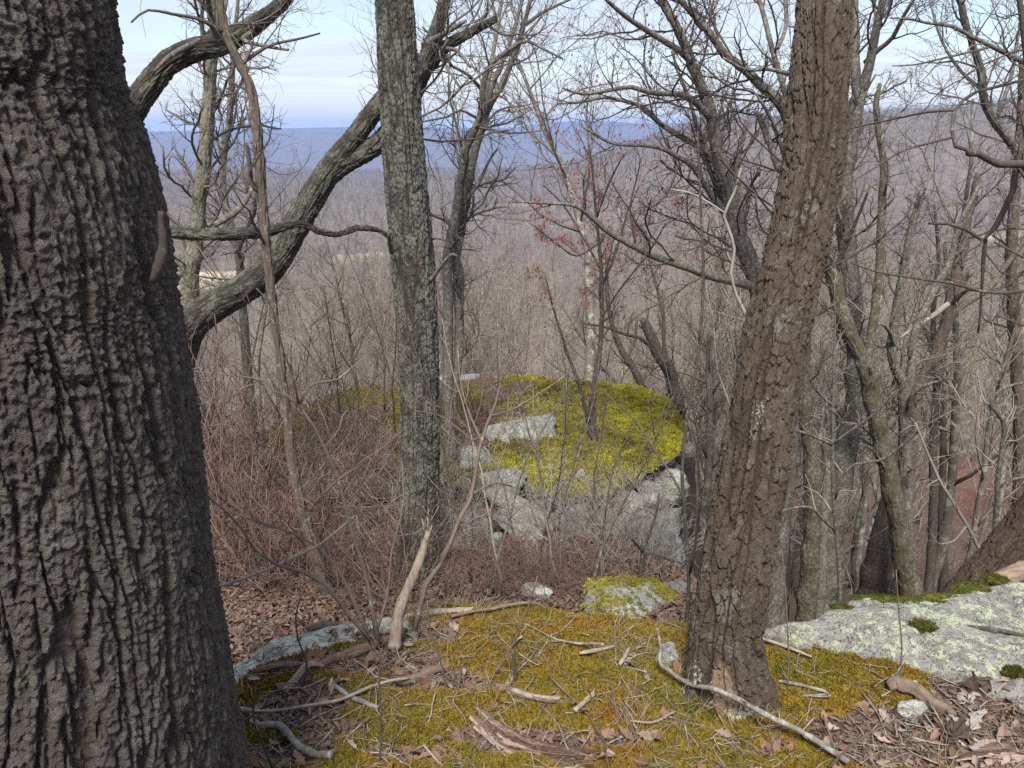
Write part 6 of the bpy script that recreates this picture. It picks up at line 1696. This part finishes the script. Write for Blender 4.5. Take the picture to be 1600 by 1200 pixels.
traced_stick('fallen_log', 'bleached tan log resting behind the slab under the leaning reddish trunk',
  [(1552, 908, 22), (1575, 900, 26), (1600, 892, 30), (1650, 880, 36), (1720, 862, 40)], 0, plain_mat('tan_wood', (0.15, 0.105, 0.075), (0.31, 0.235, 0.175), 9, bump=.01, stretch=(1, 5, 5)), 0, 'log', 18, .06, air=(3.75, .1))
traced_stick('fallen_stick', 'short brown wood piece on the green moss at the slab rear',
  [(1527, 926, 8), (1550, 924, 10), (1580, 924, 8)], 0, M_STICKB, 0, 'stick', 10, .06, air=(3.62, 0))
# the jagged rotten stump
st = thing('rotten_stump', on_plane(1500, 1150, ZL), 'jagged dark rotten stump with white rotted shards near the slab', 'stump')
def shard(px, py, w, h, lean, mat, seed, thick=.02):
    rg = np.random.default_rng(seed); p = on_plane(px, py, ZL); p[2] = float(ledge_top(p[0], p[1])) - .02
    k = F / depth_at(p); W_, Hh = w / k, h / k
    n, mcol = 9, 6
    t = np.linspace(0, 1, n)[:, None]; u = np.linspace(-.5, .5, mcol)[None]
    top = 1 - .45 * rg.random((1, mcol))
    X = u * W_ * (1 - .35 * t) + lean * Hh * t + .012 * rg.normal(size=(n, mcol)); Z = t * Hh * top
    Yf = -.02 * np.cos(u * 3) + .012 * rg.normal(size=(n, mcol)); 
    Fr = np.stack([X, Yf - thick / 2, Z], -1); Bk = np.stack([X, Yf + thick / 2, Z], -1)
    b = MB(); b.add(np.concatenate([Fr, Bk[:, ::-1]], 1) + p, grid_quads(2 * mcol, n, True)[:, ::-1])
    base = np.arange(mcol - 1) + (n - 1) * 2 * mcol
    b.q.append(np.stack([base, base + 1, (n - 1) * 2 * mcol + 2 * mcol - 2 - np.arange(mcol - 1), (n - 1) * 2 * mcol + 2 * mcol - 1 - np.arange(mcol - 1)], 1))
    b.build('wood_shard', mat, st, smooth=False, loc=st.location)
M_ROTD = plain_mat('dark_rotten_wood', (0.035, 0.025, 0.02), (0.12, 0.085, 0.068), 20, bump=.01)
M_SHARD = plain_mat('white_rotted_wood', (0.16, 0.14, 0.125), (0.45, 0.43, 0.40), 18, bump=.008, stretch=(3, 3, .7))
for a in [(1478, 1052, 40, 26, -.3, M_ROTD, 1), (1500, 1062, 46, 30, .2, M_ROTD, 2), (1520, 1088, 34, 50, .1, M_ROTD, 3), (1492, 1155, 44, 55, -.1, M_ROTD, 4), (1498, 1150, 20, 62, .25, M_SHARD, 5), (1488, 1138, 16, 46, -.1, M_SHARD, 6), (1496, 1095, 30, 26, .6, M_SHARD, 7), (1520, 1078, 10, 22, -.3, M_SHARD, 8)]:
    shard(*a)
rock('rock_fragment', on_plane(1422, 1118, ZL) + np.array([0, 0, .02]), (.075, .05, .035), 41, 'whitish half buried stone under the grey brown weathered log', M_PALE)
rock('rock_fragment', on_plane(1552, 1088, ZL) + np.array([0, 0, .015]), (.05, .04, .03), 42, 'small pale stone in litter beside the jagged rotten stump', M_PALE)
rock('rock_fragment', on_plane(1532, 1178, ZL) + np.array([0, 0, .015]), (.055, .03, .02), 43, 'flat white chip in litter below the jagged rotten stump', M_PALE, (0, .2, -.6))
rock('rock_fragment', on_plane(1040, 1030, ZL) + np.array([0, 0, .02]), (.06, .06, .05), 44, 'lichened stone wedged at the foot of the brown trunk', M_PALE)

# moss cushions
def cushion(c, size, seed, label, tl, mat, group=None, n=260, sc=(.7, 1.4)):
    o = rock('moss_cushion', c, size, seed, label, mat, cat='moss', group=group, boxy=.95, rough=.22, strata=0, freq=2.4)
    v = np.array([q.co for q in o.data.vertices]); k = rng.choice(np.where(v[:, 2] > -.2 * size[2])[0], min(n, 1200))
    scatter('moss_fuzz', v[k] * 1.0, upright(len(k), .5), rng.uniform(*sc, len(k)), rng.integers(0, len(tl), len(k)), tl, 'stuff', o)
def slab_pt(px, py):
    p = on_plane(px, py, ZL + .07); d = np.hypot(SLAB[..., 0] - p[0], SLAB[..., 1] - p[1]); p[2] = SLAB.reshape(-1, 3)[d.argmin(), 2]; return p
cushion(on_plane(1095, 1120, ZL) + np.array([0, 0, .01]), (.085, .06, .045), 51, 'bright green moss cushion in front of the brown trunk foot', tuftsg, M_MOSSG)
cushion(on_plane(1172, 1160, ZL) + np.array([0, 0, .0]), (.075, .06, .04), 52, 'golden moss cushion under the fallen branch', tufts, M_MOSS)
cushion(on_plane(1232, 1098, ZL) + np.array([0, 0, .01]), (.06, .05, .04), 53, 'small olive moss cushion right of the brown trunk foot', tufts, M_MOSS)
cushion(on_plane(610, 1163, ZL) + np.array([0, 0, .0]), (.04, .035, .02), 54, 'tiny bright green moss tuft among sticks at the photo bottom', tuftsg, M_MOSSG)
cushion(slab_pt(1439, 987), (.06, .04, .022), 55, 'round green moss cushion alone in the middle of the slab', tuftsg, M_MOSSG)
for i, (px, py, sx, sy, sz) in enumerate([(1365, 938, .16, .07, .03), (1420, 940, .2, .08, .035), (1470, 938, .16, .08, .03), (1320, 952, .10, .06, .03), (1505, 930, .10, .06, .03)]):
    cushion(slab_pt(px, py), (sx * .75, sy * .55, sz * .32), 60 + i, 'low olive moss mound along the rear edge of the slab', tuftsg, M_MOSSG, 'moss mounds at the slab rear', 260, (.3, .7))
cushion(slab_pt(1518, 922) + np.array([0, 0, .01]), (.11, .055, .016), 66, 'vivid green moss mound at the slab rear before the leaning reddish trunk', tuftsg, M_MOSSG, None, 260, (.3, .7))
cushion(slab_pt(1552, 914) + np.array([0, 0, .02]), (.08, .045, .016), 67, 'vivid green moss mound beside the short brown wood piece', tuftsg, M_MOSSG, None, 260, (.3, .7))
cushion(slab_pt(1590, 1052), (.06, .04, .02), 68, 'small green moss patch at the near slab edge by the photo side', tuftsg, M_MOSSG)

# thin upright seedlings on the ledge
for i, (pts, lab) in enumerate([
    ([(592, 1205, 4), (596, 1130, 3.5), (592, 1068, 3), (600, 1020, 2)], 'thin dark seedling stem rising at the photo bottom under the leafy patch'),
    ([(806, 1065, 7), (803, 1030, 6), (800, 995, 3)], 'stubby dead brown stem standing in the moss centre'),
    ([(1230, 1085, 3), (1232, 1020, 2.5), (1228, 940, 2), (1222, 860, 1.5)], 'hair thin seedling just right of the brown trunk foot'),
    ([(1406, 1075, 3), (1409, 1010, 2.5), (1404, 950, 2), (1400, 890, 1.5)], 'hair thin seedling in front of the lichened slab'),
    ([(955, 1215, 4), (940, 1150, 3), (930, 1110, 2), (915, 1060, 1.5)], 'thin bent seedling at the photo bottom beside the rotten log'),
    ([(470, 1080, 4), (480, 1040, 4), (466, 1000, 3), (462, 965, 2.5), (470, 930, 2)], 'thin crooked seedling between the massive trunk and the pinkish shrub'),
    ([(700, 1090, 3), (690, 1040, 3), (672, 985, 2.5), (668, 940, 2)], 'thin crooked seedling right of the pale broken stump'),
    ([(770, 1060, 3), (800, 1010, 3), (825, 950, 2.5), (840, 900, 2)], 'slanting thin seedling over the mossy crest centre'),
    ([(1290, 1205, 4), (1330, 1165, 3.5), (1380, 1135, 3), (1430, 1118, 2)], 'low arching twig seedling below the weathered log'),
    ([(430, 1210, 4), (410, 1160, 3.5), (395, 1110, 3), (410, 1070, 2)], 'thin dark seedling closest to the massive dark trunk')]):
    p0 = on_plane(pts[0][0], pts[0][1], ZL)
    T('seedling', lab, float(p0[1]), [('stem', pts, -.02 * i)], M_DARK if i in (0, 1, 9, 5) else M_STICKB, None if i == 1 else dict(d1=9, l1=(.06, .2), k2=3, k3=2, rmin=.0008, rmax=.0016, tt=.2), M_TWIGD if i % 2 else M_TWIG, cat='seedling', to_ground=False)
